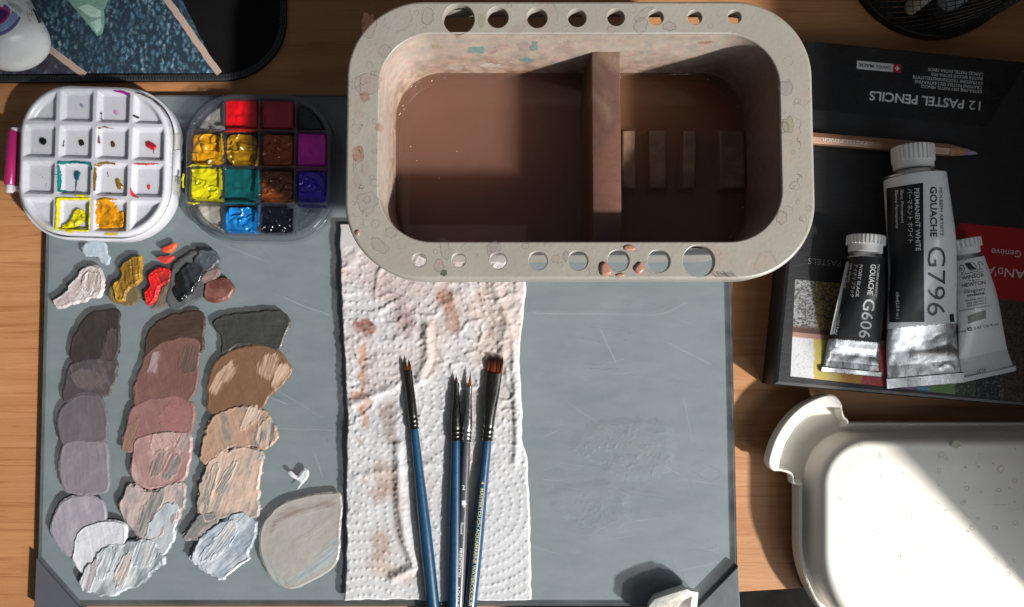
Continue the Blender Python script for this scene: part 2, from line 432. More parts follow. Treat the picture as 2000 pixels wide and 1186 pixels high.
# wear on the glass: hairline scratches, wiped smears, a few dried specks and a dried ring
WEARL = see_through(pmat('wear_pale', (.50, .55, .56), .6), .34, 40); WEARD = see_through(pmat('wear_dark', (.10, .11, .11), .6), .45, 30)
mb = MB(); gs = flat(GT); rng = np.random.RandomState(8)
for i in range(46):
    x, y = (1040 + rng.rand() * 360, 560 + rng.rand() * 590) if i % 3 else (440 + rng.rand() * 200, 480 + rng.rand() * 420)
    t = np.arange(9); an = rng.randn() * .35 + (.1 if i % 4 else 1.2); ln = 3 + rng.rand() * 12
    P_ = np.c_[x + t * ln * math.cos(an), y + t * ln * math.sin(an) + np.cumsum(rng.randn(9)) * .8]
    P_ = P_[(P_[:, 0] < 1405) & (P_[:, 1] < 1160)]
    if len(P_) > 3 and not (650 < P_[:, 0].max() < 1040): ribbon(mb, P_, .6 + 1.1 * rng.rand() * (i % 5 == 0), gs, 0 if rng.rand() < .7 else 1, .15)
for i in range(7):
    x, y = 1050 + rng.rand() * 130, 660 + rng.rand() * 400; t = np.linspace(0, 1, 16)
    for k in range(4): ribbon(mb, np.c_[x + (40 + 70 * rng.rand()) * t, y + k * 3.2 + 10 * np.sin(t * 2 + i) + rng.randn() * .5], .7, gs, 2, .12 + k * .01)
t = np.linspace(0, 2 * math.pi, 30); ribbon(mb, np.c_[1386 + 19 * np.cos(t) + 4 * np.cos(3 * t), 926 + 15 * np.sin(t)], 1.2, gs, 1, .16)
t = np.linspace(0, 1, 30); ribbon(mb, np.c_[1040 + 300 * t, 612 + 4 * t - 70 * np.clip(t - .8, 0, 1) ** 1.5 * 4], 3.5, gs, 2, .14)
for x, y in ((1398, 1066), (1391, 1071), (1400, 1084), (1230, 652), (1222, 664), (1340, 690), (640, 860), (590, 905), (585, 912), (1160, 775), (1372, 880)):
    P_ = circ(x, y, .9 + rng.rand() * 1.2, 10); V_ = drape(P_[:, 0], P_[:, 1], gs, .2); mb.add(V_, [tuple(range(10))[::-1]], 1)
WEARF = see_through(pmat('wear_faint', (.46, .52, .53), .6), .14, 50)
mb.build('surface_wear', [WEARL, WEARD, WEARF], pal, smooth=0, kind='stuff')

# ------------------------------------------------------------------ mouse pad
PADZ = 9.0
pad = thing('mouse_pad', 'black mouse pad with blue dotted print and stitched hem', 'mouse pad', U(250, 60, 0))
x1, y0 = 558.0, 157.0
outl = [(-260, y0 + 5), (120, y0 + 2), (420, y0)] + [(430 + 128 * math.sin(t), y0 - 118 + 118 * math.cos(t)) for t in np.linspace(0, math.pi / 2, 14)] + [(x1 + 1, -10), (x1 + 2, -420), (-260, -420)]
pw2 = ccw(np.array([U(*q, PADZ)[:2] for q in outl]))
mb = MB(); mb.prism(pw2, 0, PADZ, b=1.5)
mb.build('pad', pmat('pad_black', (.004, .004, .0045), .85, var=.15, feat=14, bump=(3, .3), spec=.12), pad, smooth=20)
def dot_print(name, cols, feat, dark):
    m, N, L, P = nodes(name)
    tc = N.new('ShaderNodeTexCoord'); n = noise(N, L, feat * 1.5, 2, (1, 1, 1), .5)
    vm = N.new('ShaderNodeVectorMath'); vm.operation = 'MULTIPLY_ADD'; L.new(n.outputs['Color'], vm.inputs[0]); vm.inputs[1].default_value = (feat * S * 1.6,) * 3
    L.new(tc.outputs['Object'], vm.inputs[2])
    mp = N.new('ShaderNodeMapping'); mp.inputs['Rotation'].default_value = (0, 0, .6); mp.inputs['Scale'].default_value = (1, .5, 1); L.new(vm.outputs[0], mp.inputs[0])
    v = N.new('ShaderNodeTexVoronoi'); v.inputs['Scale'].default_value = 1 / (S * feat); L.new(mp.outputs[0], v.inputs['Vector'])
    k = ramp(N, L, v.outputs['Distance'], [(0.08, 1.), (0.58, 0.)])
    big = noise(N, L, 60, 3)
    k2 = math_(N, L, 'MULTIPLY', k.outputs[0], ramp(N, L, big.outputs[0], [(.3, .12), (.66, 1.)]).outputs[0])
    hue = ramp(N, L, v.outputs['Color'], [(0., cols[0]), (.5, cols[1]), (1., cols[2])])
    L.new(mix(N, L, k2, dark, hue.outputs[0]), P.inputs['Base Color']); P.inputs['Roughness'].default_value = .8
    return m
BLUE = dot_print('blue_dots', [(.15, .29, .40), (.06, .20, .32), (.36, .48, .52)], 7.2, (.008, .024, .042))
PURP = dot_print('violet_dots', [(.14, .17, .26), (.09, .12, .20), (.20, .27, .34)], 9, (.024, .020, .034))
fl = flat(PADZ)
def poly_print(mb, P, surf, mi=0, off=.3, cell=2.5):
    Pd = np.asarray(P, float); r = delaunay_2d_cdt([Vector(q) for q in ccw(Pd)], [], [list(range(len(Pd)))], 1, 1e-6)
    V = np.array([(p.x, p.y) for p in r[0]]); mb.add(drape(V[:, 0], V[:, 1], surf, off), [tuple(f)[::-1] for f in r[2]], mi)
mb = MB()
poly_print(mb, [(-250, -200), (255, -200), (427, 143), (160, 143), (82, 84), (-250, -170)], fl, 0)
poly_print(mb, [(-250, -160), (80, 88), (157, 144), (-250, 147)], fl, 1)
for q in ([(333 - 6, 0), (428, 144)], [(82, 85), (166, 147)]):
    q = np.array(q, float); q[0] -= (q[1] - q[0]) * 1.2; t = np.linspace(0, 1, 60)[:, None]; pth = q[0] * (1 - t) + q[1] * t
    pth[:, 0] += (fbm(np.arange(60) / 2., np.zeros(60), 3, 2) - .5) * 3
    ribbon(mb, pth, 13, fl, 2, .6)
poly_print(mb, [(100, -60), (132, 0), (150, 22), (176, 52), (190, 71), (200, 66), (205, 40), (203, 20), (212, 0), (215, -60)], fl, 3, .6)
poly_print(mb, [(150, 14), (172, 8), (198, 22), (197, 33), (178, 34)], fl, 4, .8)
poly_print(mb, [(176, 44), (196, 36), (199, 52), (190, 66)], fl, 4, .8)
mb.build('printed_pattern', [BLUE, PURP, pmat('print_pink', (.38, .28, .235), .8, var=.1, feat=5), pmat('print_green', (.16, .28, .23), .8, var=.3, feat=18), pmat('print_mint', (.34, .50, .44), .8, var=.2, feat=10)], pad, smooth=0)
# stitched hem: every thread a small bar
mb = MB(); rng = random.Random(4)
path = np.array([q for q in outl if q[1] > -60 or q[0] > 500][:-1])
seg = np.r_[0, np.cumsum(np.hypot(*np.diff(path, axis=0).T))]
nst = int(seg[-1] / 3.1)
for i in range(nst):
    d = (i + .5) * 3.1; px = np.interp(d, seg, path[:, 0]); py = np.interp(d, seg, path[:, 1])
    px2 = np.interp(d + 1, seg, path[:, 0]); py2 = np.interp(d + 1, seg, path[:, 1])
    t = np.array([px2 - px, py2 - py]); t /= np.hypot(*t) + 1e-9; nn = np.array([t[1], -t[0]])
    if py > 400 or px < -250: continue
    a0 = np.array([px, py]) - nn * 1.2; b0 = np.array([px, py]) + nn * (10.5 + rng.random() * 1.5) + t * 1.6
    p0 = U(*a0, 4.); p1 = U(*a0 + nn * 1.0, PADZ + 1.6); p2 = U(*b0, PADZ + 1.0)
    tw = np.array([t[0], -t[1], 0]) * (1.05 + .25 * rng.random())
    mb.add([p0 - tw, p0 + tw, p1 + tw, p1 - tw, p2 + tw, p2 - tw, (p1 + p2) / 2 + tw * .6 + (0, 0, .9), (p1 + p2) / 2 - tw * .6 + (0, 0, .9)],
           [(0, 1, 2, 3), (3, 2, 6, 7), (7, 6, 4, 5)], 0)
mb.build('stitched_hem', pmat('thread_black', (.04, .043, .05), .6, var=.4, feat=6), pad, smooth=0, kind='stuff')

# ------------------------------------------------------------------ round body surfaces (tubes, brushes, bottle)
class Body:
    """long body lying along p0->p1 (photograph pixels at heights h0,h1); prof: list of (s, rx, rz, zc)"""
    def __init__(s, p0, p1, h0, h1, prof, bow=0.):
        a = U(*p0, h0); b = U(*p1, h1); s.a = a; s.len = math.hypot(b[0] - a[0], b[1] - a[1]); s.d = (b - a)[:2] / s.len
        s.lat = np.array([-s.d[1], s.d[0]]); s.pr = np.array(prof, float); s.bow = bow
    def at(s, t):
        t = np.asarray(t, float); k = s.pr[:, 0]; return [np.interp(t, k, s.pr[:, i]) for i in (1, 2, 3)]
    def centre(s, t):
        rx, rz, zc = s.at(t); t = np.asarray(t, float)
        return np.stack([s.a[0] + s.d[0] * t, s.a[1] + s.d[1] * t, zc], -1)
    def surf(s, x, y):
        t = (x - s.a[0]) * s.d[0] + (y - s.a[1]) * s.d[1]; l_ = (x - s.a[0]) * s.lat[0] + (y - s.a[1]) * s.lat[1]
        rx, rz, zc = s.at(t); return zc + rz * np.sqrt(np.clip(1 - (l_ / rx) ** 2, 0.02, 1))
    def mesh(s, mb, t0, t1, k, n=32, mi=0, caps=True, grow=0., mod=None, extra=None):
        T = np.linspace(t0, t1, k) if extra is None else np.array(extra, float); rx, rz, zc = s.at(T)
        mb.sweep(s.centre(T), np.r_[s.lat, 0], rx + grow, rz + grow, n, mi, caps, mod)

# ------------------------------------------------------------------ white bottle on the mouse pad
R = 64.; zc = PADZ + R
bt = Body((46, 116), (-150, -215), zc, zc, [(0, 20, 20, zc), (1.5, 34, 34, zc), (5, 43, 43, zc), (12, 52, 52, zc), (22, 59, 59, zc), (36, 63, 63, zc), (50, R, R, zc), (260, R, R, zc), (300, 55, 55, zc), (325, 30, 30, zc), (340, 24, 24, zc)])
bo = thing('white_bottle', 'white plastic bottle lying on the mouse pad, violet label with barcode', 'bottle', (*bt.centre(60)[:2], PADZ))
mb = MB(); bt.mesh(mb, 0, 340, 0, 64, extra=[0, 1.5, 3, 5, 8, 12, 17, 22, 29, 36, 43, 50, 100, 180, 260, 280, 300, 312, 325, 340])
mb.build('body', pmat('bottle_white', (.72, .75, .75), .32, var=.05, feat=60, sub=.15), bo, smooth=60)
mb = MB(); bt2 = Body((46, 116), (-150, -215), zc, zc, [(335, 34, 34, zc), (395, 34, 34, zc)]); bt2.mesh(mb, 335, 395, 4, 40)
mb.build('cap', pmat('bottle_cap', (.2, .12, .4), .4), bo, smooth=30)
K = 6.976
mb = MB(); sf = bt.surf
def bp(P, mi, off): 
    P = smooth_loop(np.array(P, float) / K, 3); f = sd_poly(P)
    x0, x1_, y0_, y1_ = P[:, 0].min() - 1, P[:, 0].max() + 1, P[:, 1].min() - 1, P[:, 1].max() + 1
    g = MB(); field(g, (x0, x1_, y0_, y1_), 1.5, f, lambda X, Y, d: 0 * X, 0., plane=0.)
    V = np.concatenate(g.v)
    # back to photograph pixels through the same projection, then laid on the bottle
    tz = (H) ; q = V - np.array([0, CAMY, H]); cy_, sy_ = math.cos(TH), math.sin(TH)
    dep = -(q[:, 2] * cy_ - q[:, 1] * sy_); ux = q[:, 0] / dep * F + 1000; uy = 593 - (q[:, 1] * cy_ + q[:, 2] * sy_) / dep * F
    mb.add(drape(ux, uy, sf, off), g.f, mi)
bp([(-120, 300), (60, 250), (150, 190), (170, 150), (245, 215), (180, 310), (60, 400), (-120, 470)], 0, .35)
bp([(-120, 470), (60, 415), (180, 320), (262, 225), (276, 262), (200, 370), (80, 460), (-120, 520)], 1, .5)
bp([(-120, 60), (40, 105), (130, 150), (120, 225), (30, 320), (-120, 370)], 2, .5)
bp([(-120, 100), (20, 130), (105, 170), (95, 215), (20, 285), (-120, 330)], 3, .65)
bp([(40, 100), (70, 60), (125, 110), (140, 140), (125, 150)], 1, .5)
dv = np.array([.42, .9]); 
rng = random.Random(9)
for i in range(11):
    st = np.array([70 + i * 25, -60 + i * 14.]); ln = 70 + rng.random() * 70
    if i > 7: st = np.array([330 + (i - 8) * 22, -30 + (i - 8) * 6.]); ln = 130
    q = np.array([st + dv * 60, st + dv * (60 + ln)]) / K
    for k in range(5):
        f0, f1 = k / 5 + .02 * rng.random(), k / 5 + .1 + .08 * rng.random()
        ribbon(mb, [q[0] * (1 - f0) + q[1] * f0, q[0] * (1 - (f0 + f1) / 2) + q[1] * (f0 + f1) / 2, q[0] * (1 - f1) + q[1] * f1], 1.0, sf, 4, .4)
for i, wd in enumerate((1.6, .8, 2.2, 1., 1.8, .8, 1.4)):
    st = np.array([450 + i * 13, 110 + i * 8. + (i % 3) * 5]); t = np.linspace(0, 1, 6)[:, None]
    ribbon(mb, (st + t * np.array([80, 205]) * (1 - i * .06)) / K, wd, sf, 4, .4)
ribbon(mb, np.array([(455, 200), (440, 330)]) / K, 1., sf, 4, .4)
tr = np.array([(362, 158), (428, 142), (432, 210), (408, 296), (385, 230)]) / K; ribbon(mb, tr, 1.1, sf, 5, .4, True)
ribbon(mb, np.array([(395, 180), (415, 210)]) / K, 1.2, sf, 4, .45)
text(mb, 'X2', (81.5, 60), (82.5, 65), 2.4, sf, 4)
mb.build('label_print', [pmat('print_lilac', (.26, .33, .62), .5), pmat('print_violet', (.13, .11, .33), .5), pmat('print_red', (.45, .02, .12), .5), pmat('print_plum', (.07, .01, .12), .5), pmat('print_ink', (.03, .03, .04), .5), pmat('print_warning', (.5, .08, .06), .5)], bo, smooth=60)
# ------------------------------------------------------------------ brush washing tub
ZR, ZW, ZD = 240.0, 60.0, 164.0
ux = lambda px, py, z=ZR: float(U(px, py, z)[0]); uy = lambda px, py, z=ZR: float(U(px, py, z)[1])
OX0, OX1, OY0, OY1 = ux(675, 280), ux(1590, 280), uy(1130, 546), uy(1130, 2)
IX0, IX1, IY0, IY1 = ux(740, 280), ux(1525, 280), uy(1130, 472), uy(1130, 66)
def tub_mat():
    m, N, L, P = nodes('tub_plastic')
    base = np.array(A(190, 184, 174, 1.8))
    geo = N.new('ShaderNodeTexCoord'); sep = N.new('ShaderNodeSeparateXYZ'); L.new(geo.outputs['Object'], sep.inputs[0])
    c = mix(N, L, ramp(N, L, noise(N, L, 150, 5).outputs[0], [(.3, 0.), (.7, 1.)]).outputs[0], tuple(base * .9), tuple(base * 1.07))
    # dried ring stains: outlines of old drops, two sizes
    for feat, rad, wd, thr, colr, amt in ((34, .36, .026, .60, (.13, .11, .10), .30), (70, .38, .014, .60, (.11, .09, .08), .36), (17, .34, .04, .70, (.18, .12, .10), .2)):
        tc = N.new('ShaderNodeTexCoord'); n = noise(N, L, feat * .55, 3, (1, 1, 1), .6)
        vm = N.new('ShaderNodeVectorMath'); vm.operation = 'MULTIPLY_ADD'; L.new(n.outputs['Color'], vm.inputs[0]); vm.inputs[1].default_value = (feat * S * .38,) * 3
        L.new(tc.outputs['Object'], vm.inputs[2])
        v = N.new('ShaderNodeTexVoronoi'); v.inputs['Scale'].default_value = 1 / (S * feat); v.inputs['Randomness'].default_value = 1; L.new(vm.outputs[0], v.inputs['Vector'])
        sc = N.new('ShaderNodeSeparateColor'); L.new(v.outputs['Color'], sc.inputs[0])
        rr0 = math_(N, L, 'MULTIPLY_ADD', sc.outputs[0], .18); rr0.node.inputs[2].default_value = rad - .1
        d = math_(N, L, 'ABSOLUTE', math_(N, L, 'SUBTRACT', v.outputs['Distance'], rr0))
        line = ramp(N, L, d, [(0., 1.), (wd, 0.)])
        gate = ramp(N, L, sc.outputs[1], [(thr, 0.), (thr + .12, 1.)])
        k = math_(N, L, 'MULTIPLY', math_(N, L, 'MULTIPLY', line.outputs[0], gate.outputs[0]), amt)
        # faint wash inside the ring
        ins = math_(N, L, 'LESS_THAN', v.outputs['Distance'], rr0)
        kk = math_(N, L, 'MULTIPLY', math_(N, L, 'MULTIPLY', ins, gate.outputs[0]), math_(N, L, 'MULTIPLY', sc.outputs[2], .16))
        hue = ramp(N, L, sc.outputs[0], [(0., (.34, .17, .10)), (.4, (.30, .24, .20)), (.7, (.24, .20, .24)), (1., (.36, .20, .17))])
        c = mix(N, L, kk, c, hue.outputs[0]); c = mix(N, L, k, c, colr)
    # warm washes of dirty water
    wsh = ramp(N, L, noise(N, L, 90, 5, (1, 1, 1), .6, .5).outputs[0], [(.56, 0.), (.70, .30)])
    c = mix(N, L, wsh.outputs[0], c, (.36, .22, .16))
    gr = ramp(N, L, noise(N, L, 200, 4).outputs[0], [(.55, 0.), (.72, .18)]); c = mix(N, L, gr.outputs[0], c, (.22, .25, .20))
    wl_ = ramp(N, L, noise(N, L, 34, 4, (1, 1, .6), .6, .5).outputs[0], [(.3, (.46, .36, .22)), (.45, (.50, .40, .33)), (.55, (.50, .30, .24)), (.7, (.38, .40, .30))])
    # brown water line inside the basin, fading upwards (outer faces stay clean)
    ax = math_(N, L, 'ABSOLUTE', math_(N, L, 'SUBTRACT', sep.outputs[0], (IX0 + IX1) / 2 * S)); ay = math_(N, L, 'ABSOLUTE', math_(N, L, 'SUBTRACT', sep.outputs[1], (IY0 + IY1) / 2 * S))
    inx = math_(N, L, 'LESS_THAN', ax, ((IX1 - IX0) / 2 + 3.5) * S); iny = math_(N, L, 'LESS_THAN', ay, ((IY1 - IY0) / 2 + 3.5) * S)
    inb = math_(N, L, 'MULTIPLY', inx, iny)
    zz = math_(N, L, 'MULTIPLY_ADD', noise(N, L, 60, 4, (1, 1, .4)).outputs[0], 70 * S); L.new(sep.outputs[2], zz.node.inputs[2])
    lowz = N.new('ShaderNodeMapRange'); lowz.inputs[1].default_value = (ZW + 36) * S; lowz.inputs[2].default_value = (ZW + 150) * S; lowz.inputs[3].default_value = .93; lowz.inputs[4].default_value = 0.
    L.new(zz, lowz.inputs[0])
    c = mix(N, L, math_(N, L, 'MULTIPLY', lowz.outputs[0], inb), c, (.115, .060, .034))
    zt = math_(N, L, 'LESS_THAN', sep.outputs[2], (ZR - 4) * S)
    tint = math_(N, L, 'MULTIPLY', ramp(N, L, noise(N, L, 20, 5).outputs[0], [(.35, .08), (.65, .6)]).outputs[0], math_(N, L, 'MULTIPLY', math_(N, L, 'MULTIPLY', inb, zt), math_(N, L, 'GREATER_THAN', sep.outputs[2], (ZW + 4) * S)))
    c = mix(N, L, tint, c, wl_.outputs[0])
    rt = N.new('ShaderNodeMapRange'); rt.inputs[1].default_value = (IX1 - 60) * S; rt.inputs[2].default_value = (IX1 - 6) * S; rt.inputs[3].default_value = 0; rt.inputs[4].default_value = .62; L.new(sep.outputs[0], rt.inputs[0])  # right wall browner to the top: its stain and shade both in the colour
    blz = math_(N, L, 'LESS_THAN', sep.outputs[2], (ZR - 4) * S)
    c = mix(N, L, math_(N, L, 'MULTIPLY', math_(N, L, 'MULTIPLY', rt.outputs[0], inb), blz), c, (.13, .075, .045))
    L.new(c, P.inputs['Base Color']); P.inputs['Roughness'].default_value = .38
    b = N.new('ShaderNodeBump'); b.inputs['Distance'].default_value = .5 * S; L.new(noise(N, L, 7, 3).outputs[0], b.inputs['Height']); L.new(b.outputs[0], P.inputs['Normal'])
    return m
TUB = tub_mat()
tub = thing('brush_washing_tub', 'stained off white brush washing tub with pierced rim holding brown water', 'water tub', (0, 0, 0))
nn = 20
outer = lambda d: rr(OX0 + d, OX1 - d, OY0 + d, OY1 - d, 128 - d, nn)
inner = lambda d: rr(IX0 - d, IX1 + d, IY0 - d, IY1 + d, 88 + d, nn)
tops = [(896, 37, 31), (972, 34, 21), (1049, 35, 20), (1127, 35, 18), (1203, 34, 17), (1281, 34, 15), (1357, 34, 14), (1435, 33, 13)]
bots = [(819, 508, 13), (896, 508, 13.5), (973, 509, 16), (1051, 509, 18), (1129, 509, 19), (1208, 509, 21), (1287, 510, 22), (1365, 510, 31)]
sc_ = ux(1100, 300) - ux(1000, 300); sc_ /= 100
holes = [circ(ux(a_, b_), uy(a_, b_), r_ * sc_) for a_, b_, r_ in tops + bots]
mb = MB(); FT = 17.
mb.cap(Z(outer(5), ZR), [Z(h, ZR) for h in [inner(2.5)] + [inset(q, -1.2) for q in holes]])
for h in holes: mb.loft([Z(inset(h, -1.2), ZR), Z(inset(h, -.3), ZR - .5), Z(h, ZR - 1.5), Z(h, ZR - FT)])
mb.loft([Z(outer(0), ZR - 46), Z(outer(0), ZR - 5), Z(outer(.7), ZR - 2.4), Z(outer(2.4), ZR - .7), Z(outer(5), ZR)])
mb.loft([Z(outer(0), ZR - 46), Z(outer(7), ZR - 46), Z(outer(7), ZR - FT)])
mb.cap(Z(outer(7), ZR - FT), [Z(h, ZR - FT) for h in [inner(9)] + holes], flip=True)
mb.loft([Z(inner(2.5), ZR), Z(inner(1.2), ZR - .4), Z(inner(.3), ZR - 1.4), Z(inner(0), ZR - 3), Z(inner(0), 34), Z(inner(-2), 28), Z(inner(-7), 24)])
mb.cap(Z(inner(-7), 24))
mb.loft([Z(inner(9), ZR - FT), Z(inner(9), 20), Z(inner(5), GT + .4)]); mb.cap(Z(inner(5), GT + .4), flip=True)
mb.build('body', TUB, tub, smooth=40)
dx0, dx1 = ux(1157, 290, ZD), ux(1213, 290, ZD)
mb = MB()
prof_ = [(dx0 - 6, 26), (dx0, ZD - 3), (dx0 + .9, ZD - .9), (dx0 + 3, ZD), (dx1 - 3, ZD), (dx1 - .9, ZD - .9), (dx1, ZD - 3), (dx1 + 3, 26)]
mb.loft([np.array([(x, IY0 + .2, z) for x, z in prof_]), np.array([(x, IY1 - .2, z) for x, z in prof_])], closed=False)
def divider_mat():
    m, N, L, P = nodes('stained_divider')
    a_ = noise(N, L, 120, 4, (1, 1, .5), .5, .6); b_ = noise(N, L, 30, 5, (1, 1, 1), .6, .8)
    c = ramp(N, L, a_.outputs[0], [(.3, (.085, .042, .034)), (.45, (.14, .066, .046)), (.55, (.105, .055, .044)), (.72, (.19, .13, .085))])
    c2 = mix(N, L, ramp(N, L, b_.outputs[0], [(.48, 0.), (.5, .4), (.52, 0.)]).outputs[0], c.outputs[0], (.06, .035, .03))
    tc = N.new('ShaderNodeTexCoord'); sp = N.new('ShaderNodeSeparateXYZ'); L.new(tc.outputs['Object'], sp.inputs[0])
    mr = N.new('ShaderNodeMapRange'); mr.inputs[1].default_value = (ZD - 60) * S; mr.inputs[2].default_value = (ZD - 4) * S; mr.inputs[3].default_value = .85; mr.inputs[4].default_value = 0
    L.new(sp.outputs[2], mr.inputs[0])
    L.new(mix(N, L, mr.outputs[0], c2, (.06, .028, .018)), P.inputs['Base Color']); P.inputs['Roughness'].default_value = .35
    return m
mb.build('divider', divider_mat(), tub, smooth=40)
# washboard ridges just under the water of the right bay
rid = pmat('ridge_plastic', (.19, .115, .07), .4, var=.45, feat=26)
for xa, xb, sk in ((1214, 1241, 0), (1266, 1300, 3), (1334, 1361, -2), (1404, 1455, 2)):
    mb = MB(); q = [(xa, 254), (xb, 254), (xb + sk, 369), (xa + sk, 369)]; w4 = ccw(np.array([U(*p, ZW)[:2] for p in q]))
    lo4 = inset(w4, -2.5); mb.loft([Z(lo4, 25), Z(w4, ZW - 4), Z(inset(w4, .8), ZW - .5), Z(inset(w4, 2.2), ZW + 1.), Z(inset(w4, 4.5), ZW + 1.6)]); mb.cap(Z(inset(w4, 4.5), ZW + 1.6)); mb.build('ridge', rid, tub, smooth=40)
# dried blots on the rim and the inner wall: flat stains with darker outlines
rng = np.random.RandomState(12)
def stain(name, c, amt=.62, **k):
    m = pmat(name, c, .42, **k); N, L = m.node_tree.nodes, m.node_tree.links; P = N['Principled BSDF']
    t = N.new('ShaderNodeBsdfTransparent'); mx = N.new('ShaderNodeMixShader')
    r = ramp(N, L, noise(N, L, 16, 4).outputs[0], [(.3, amt * .35), (.7, amt)]); L.new(r.outputs[0], mx.inputs[0]); L.new(t.outputs[0], mx.inputs[1]); L.new(P.outputs[0], mx.inputs[2]); L.new(mx.outputs[0], N['Material Output'].inputs[0]); return m
STN = [stain('stain_wash', (.33, .20, .15), .15), stain('stain_line', (.05, .04, .035), .5), stain('stain_grey', (.20, .19, .18), .09), stain('stain_teal', (.12, .34, .33), .7), stain('stain_violet', (.20, .16, .27), .2), stain('stain_white', (.6, .55, .53), .8), stain('stain_orange', (.36, .13, .06), .5), stain('stain_pink', (.42, .20, .16), .14), stain('stain_green', (.02, .05, .035), .95), stain('stain_olive', (.33, .30, .14), .4)]
mb = MB(); rim_s = flat(ZR)
def blob(cx, cy, r, e=1., n=26, rough_=.25, seed=0, a0=0.):
    n = n if n < 15 else int(n * 1.8)
    t = np.arange(n) / n * 2 * np.pi; q = 1 + rough_ * 2.6 * (fbm(np.cos(t) * 2.1 + 5 + seed * 3.1, np.sin(t) * 2.1 + 9, seed % 200, 4) - .5)
    x = r * q * np.cos(t); y = r * e * q * np.sin(t); return np.c_[cx + x * math.cos(a0) - y * math.sin(a0), cy + x * math.sin(a0) + y * math.cos(a0)]
def outline(P, wd=.9, mi=1): 
    n = len(P); w_ = wd * (.35 + 1.3 * fbm(np.arange(n + 1) / 3., np.zeros(n + 1), int(P[0, 0]) % 200, 2)); ribbon(mb, P, w_, rim_s, mi, .35, True)
for i, (x, y, r_, e, mi, ol) in enumerate([(720, 48, 14, 1.7, 7, 1), (741, 250, 9, .8, 6, 0), (718, 165, 20, 1.2, 7, 1), (700, 300, 11, 1.5, 6, 1), (712, 190, 9, 1.2, 6, 0), (836, 32, 11, 1.5, 2, 1), (716, 395, 20, 1.0, 2, 1), (695, 365, 12, 2.2, 7, 0), (752, 100, 13, .9, 2, 1), (764, 455, 13, .7, 2, 1), (741, 480, 20, .55, 2, 1), (870, 488, 22, .45, 2, 1), (966, 490, 18, .75, 4, 1), (963, 488, 7, 1.1, 7, 0), (858, 520, 9, 1.4, 7, 1), (867, 533, 6, 1.1, 8, 0), (1253, 50, 17, .7, 2, 1), (1257, 28, 22, .3, 2, 1), (1308, 52, 13, .6, 7, 1), (1194, 58, 8, .8, 7, 1), (1535, 172, 15, .9, 4, 1), (1540, 245, 11, 1.5, 9, 1), (1532, 250, 10, 1.2, 7, 1), (1528, 425, 10, 1.3, 7, 1), (1085, 505, 7, 1.2, 7, 1), (940, 40, 7, 1.9, 9, 0), (1010, 58, 25, .35, 7, 0), (1105, 500, 6, 1.6, 4, 1), (700, 215, 10, 2, 7, 0), (712, 330, 9, 1.8, 7, 0)]):
    P_ = blob(x, y, r_, e, seed=i + 3, rough_=.30, a0=i * .7 if e < 1.3 else 0)
    g_ = MB(); poly_print(mb, P_, rim_s, mi, .2)
    if ol: outline(P_, .85)
for i in range(60):   # small hairline rings
    side = rng.randint(4); u = rng.rand()
    x, y = [(690 + rng.rand() * 48, 120 + u * 320), (1532 + rng.rand() * 50, 110 + u * 330), (800 + u * 640, 10 + rng.rand() * 50), (790 + u * 620, 478 + rng.rand() * 60)][side]
    if any(math.hypot(x - a_, y - b_) < r_ + 10 for a_, b_, r_ in tops + bots): continue
    outline(blob(x, y, 2.5 + 7 * rng.rand() ** 2, .75 + .4 * rng.rand(), 20, .18, i + 40), .6)
for i in range(16):   # wandering hairlines
    x, y = (690 + rng.rand() * 40, 130 + rng.rand() * 330) if i % 3 else (1545 + rng.rand() * 30, 150 + rng.rand() * 300)
    t = np.arange(14); P_ = np.c_[x + np.cumsum(rng.randn(14) * 3.2), y + np.cumsum(rng.randn(14) * 2.2 + 1.2)]
    if P_[:, 0].max() < 736 or P_[:, 0].min() > 1532: ribbon(mb, smooth_loop(P_, 3)[:-3], .8, rim_s, 1, .3)
for k in range(26):   # scuffs beside the biggest hole
    x = 1392 + rng.rand() * 44; ribbon(mb, [(x - 5 + rng.rand() * 3, 528 + rng.rand() * 6), (x + 2, 538), (x + 6, 541 + rng.rand() * 2)], 1.1, rim_s, 1, .3)
mb.build('dried_stains', STN, tub, smooth=0, kind='stuff')
mb = MB()
def wallpt(px, z): x = ux(px, 66 + (ZR - z) * .43, z); return x
for i, (px, py, w_, h_, mi) in enumerate([(932, 98, 17, 9, 3), (1026, 92, 16, 11, 4), (1044, 92, 8, 11, 3), (898, 114, 11, 6, 7), (884, 112, 8, 4, 7), (1030, 117, 20, 4, 3), (958, 128, 24, 6, 5), (964, 118, 15, 8, 7), (1330, 76, 34, 4, 2), (1312, 72, 6, 4, 7), (1378, 83, 14, 3, 6), (1448, 78, 18, 5, 2), (960, 98, 14, 8, 4), (980, 90, 14, 9, 7), (800, 85, 16, 6, 7), (1105, 95, 22, 14, 7), (890, 133, 18, 4, 5), (770, 120, 8, 12, 7), (1240, 105, 20, 8, 7), (850, 92, 18, 5, 9)]):
    # on the back wall: find the height z where that pixel meets y = IY1
    zs = np.linspace(ZR, ZW, 200); yy = U(px, py, zs)[:, 1]; z0 = zs[np.argmin(abs(yy - (IY1 - .3)))]
    if px > 1440 or px < 800: continue
    x0 = ux(px, py, z0); P_ = blob(0, 0, w_ * .85, h_ / w_ * 2.2, seed=i + 7, rough_=.5)
    r_ = delaunay_2d_cdt([Vector(q) for q in ccw(P_)], [], [list(range(len(P_)))], 1, 1e-6)
    mb.add([(x0 + p.x, IY1 - .35, z0 + p.y) for p in r_[0]], [tuple(f) for f in r_[2]], mi)
mb.build('wall_stains', STN, tub, smooth=0, kind='stuff')
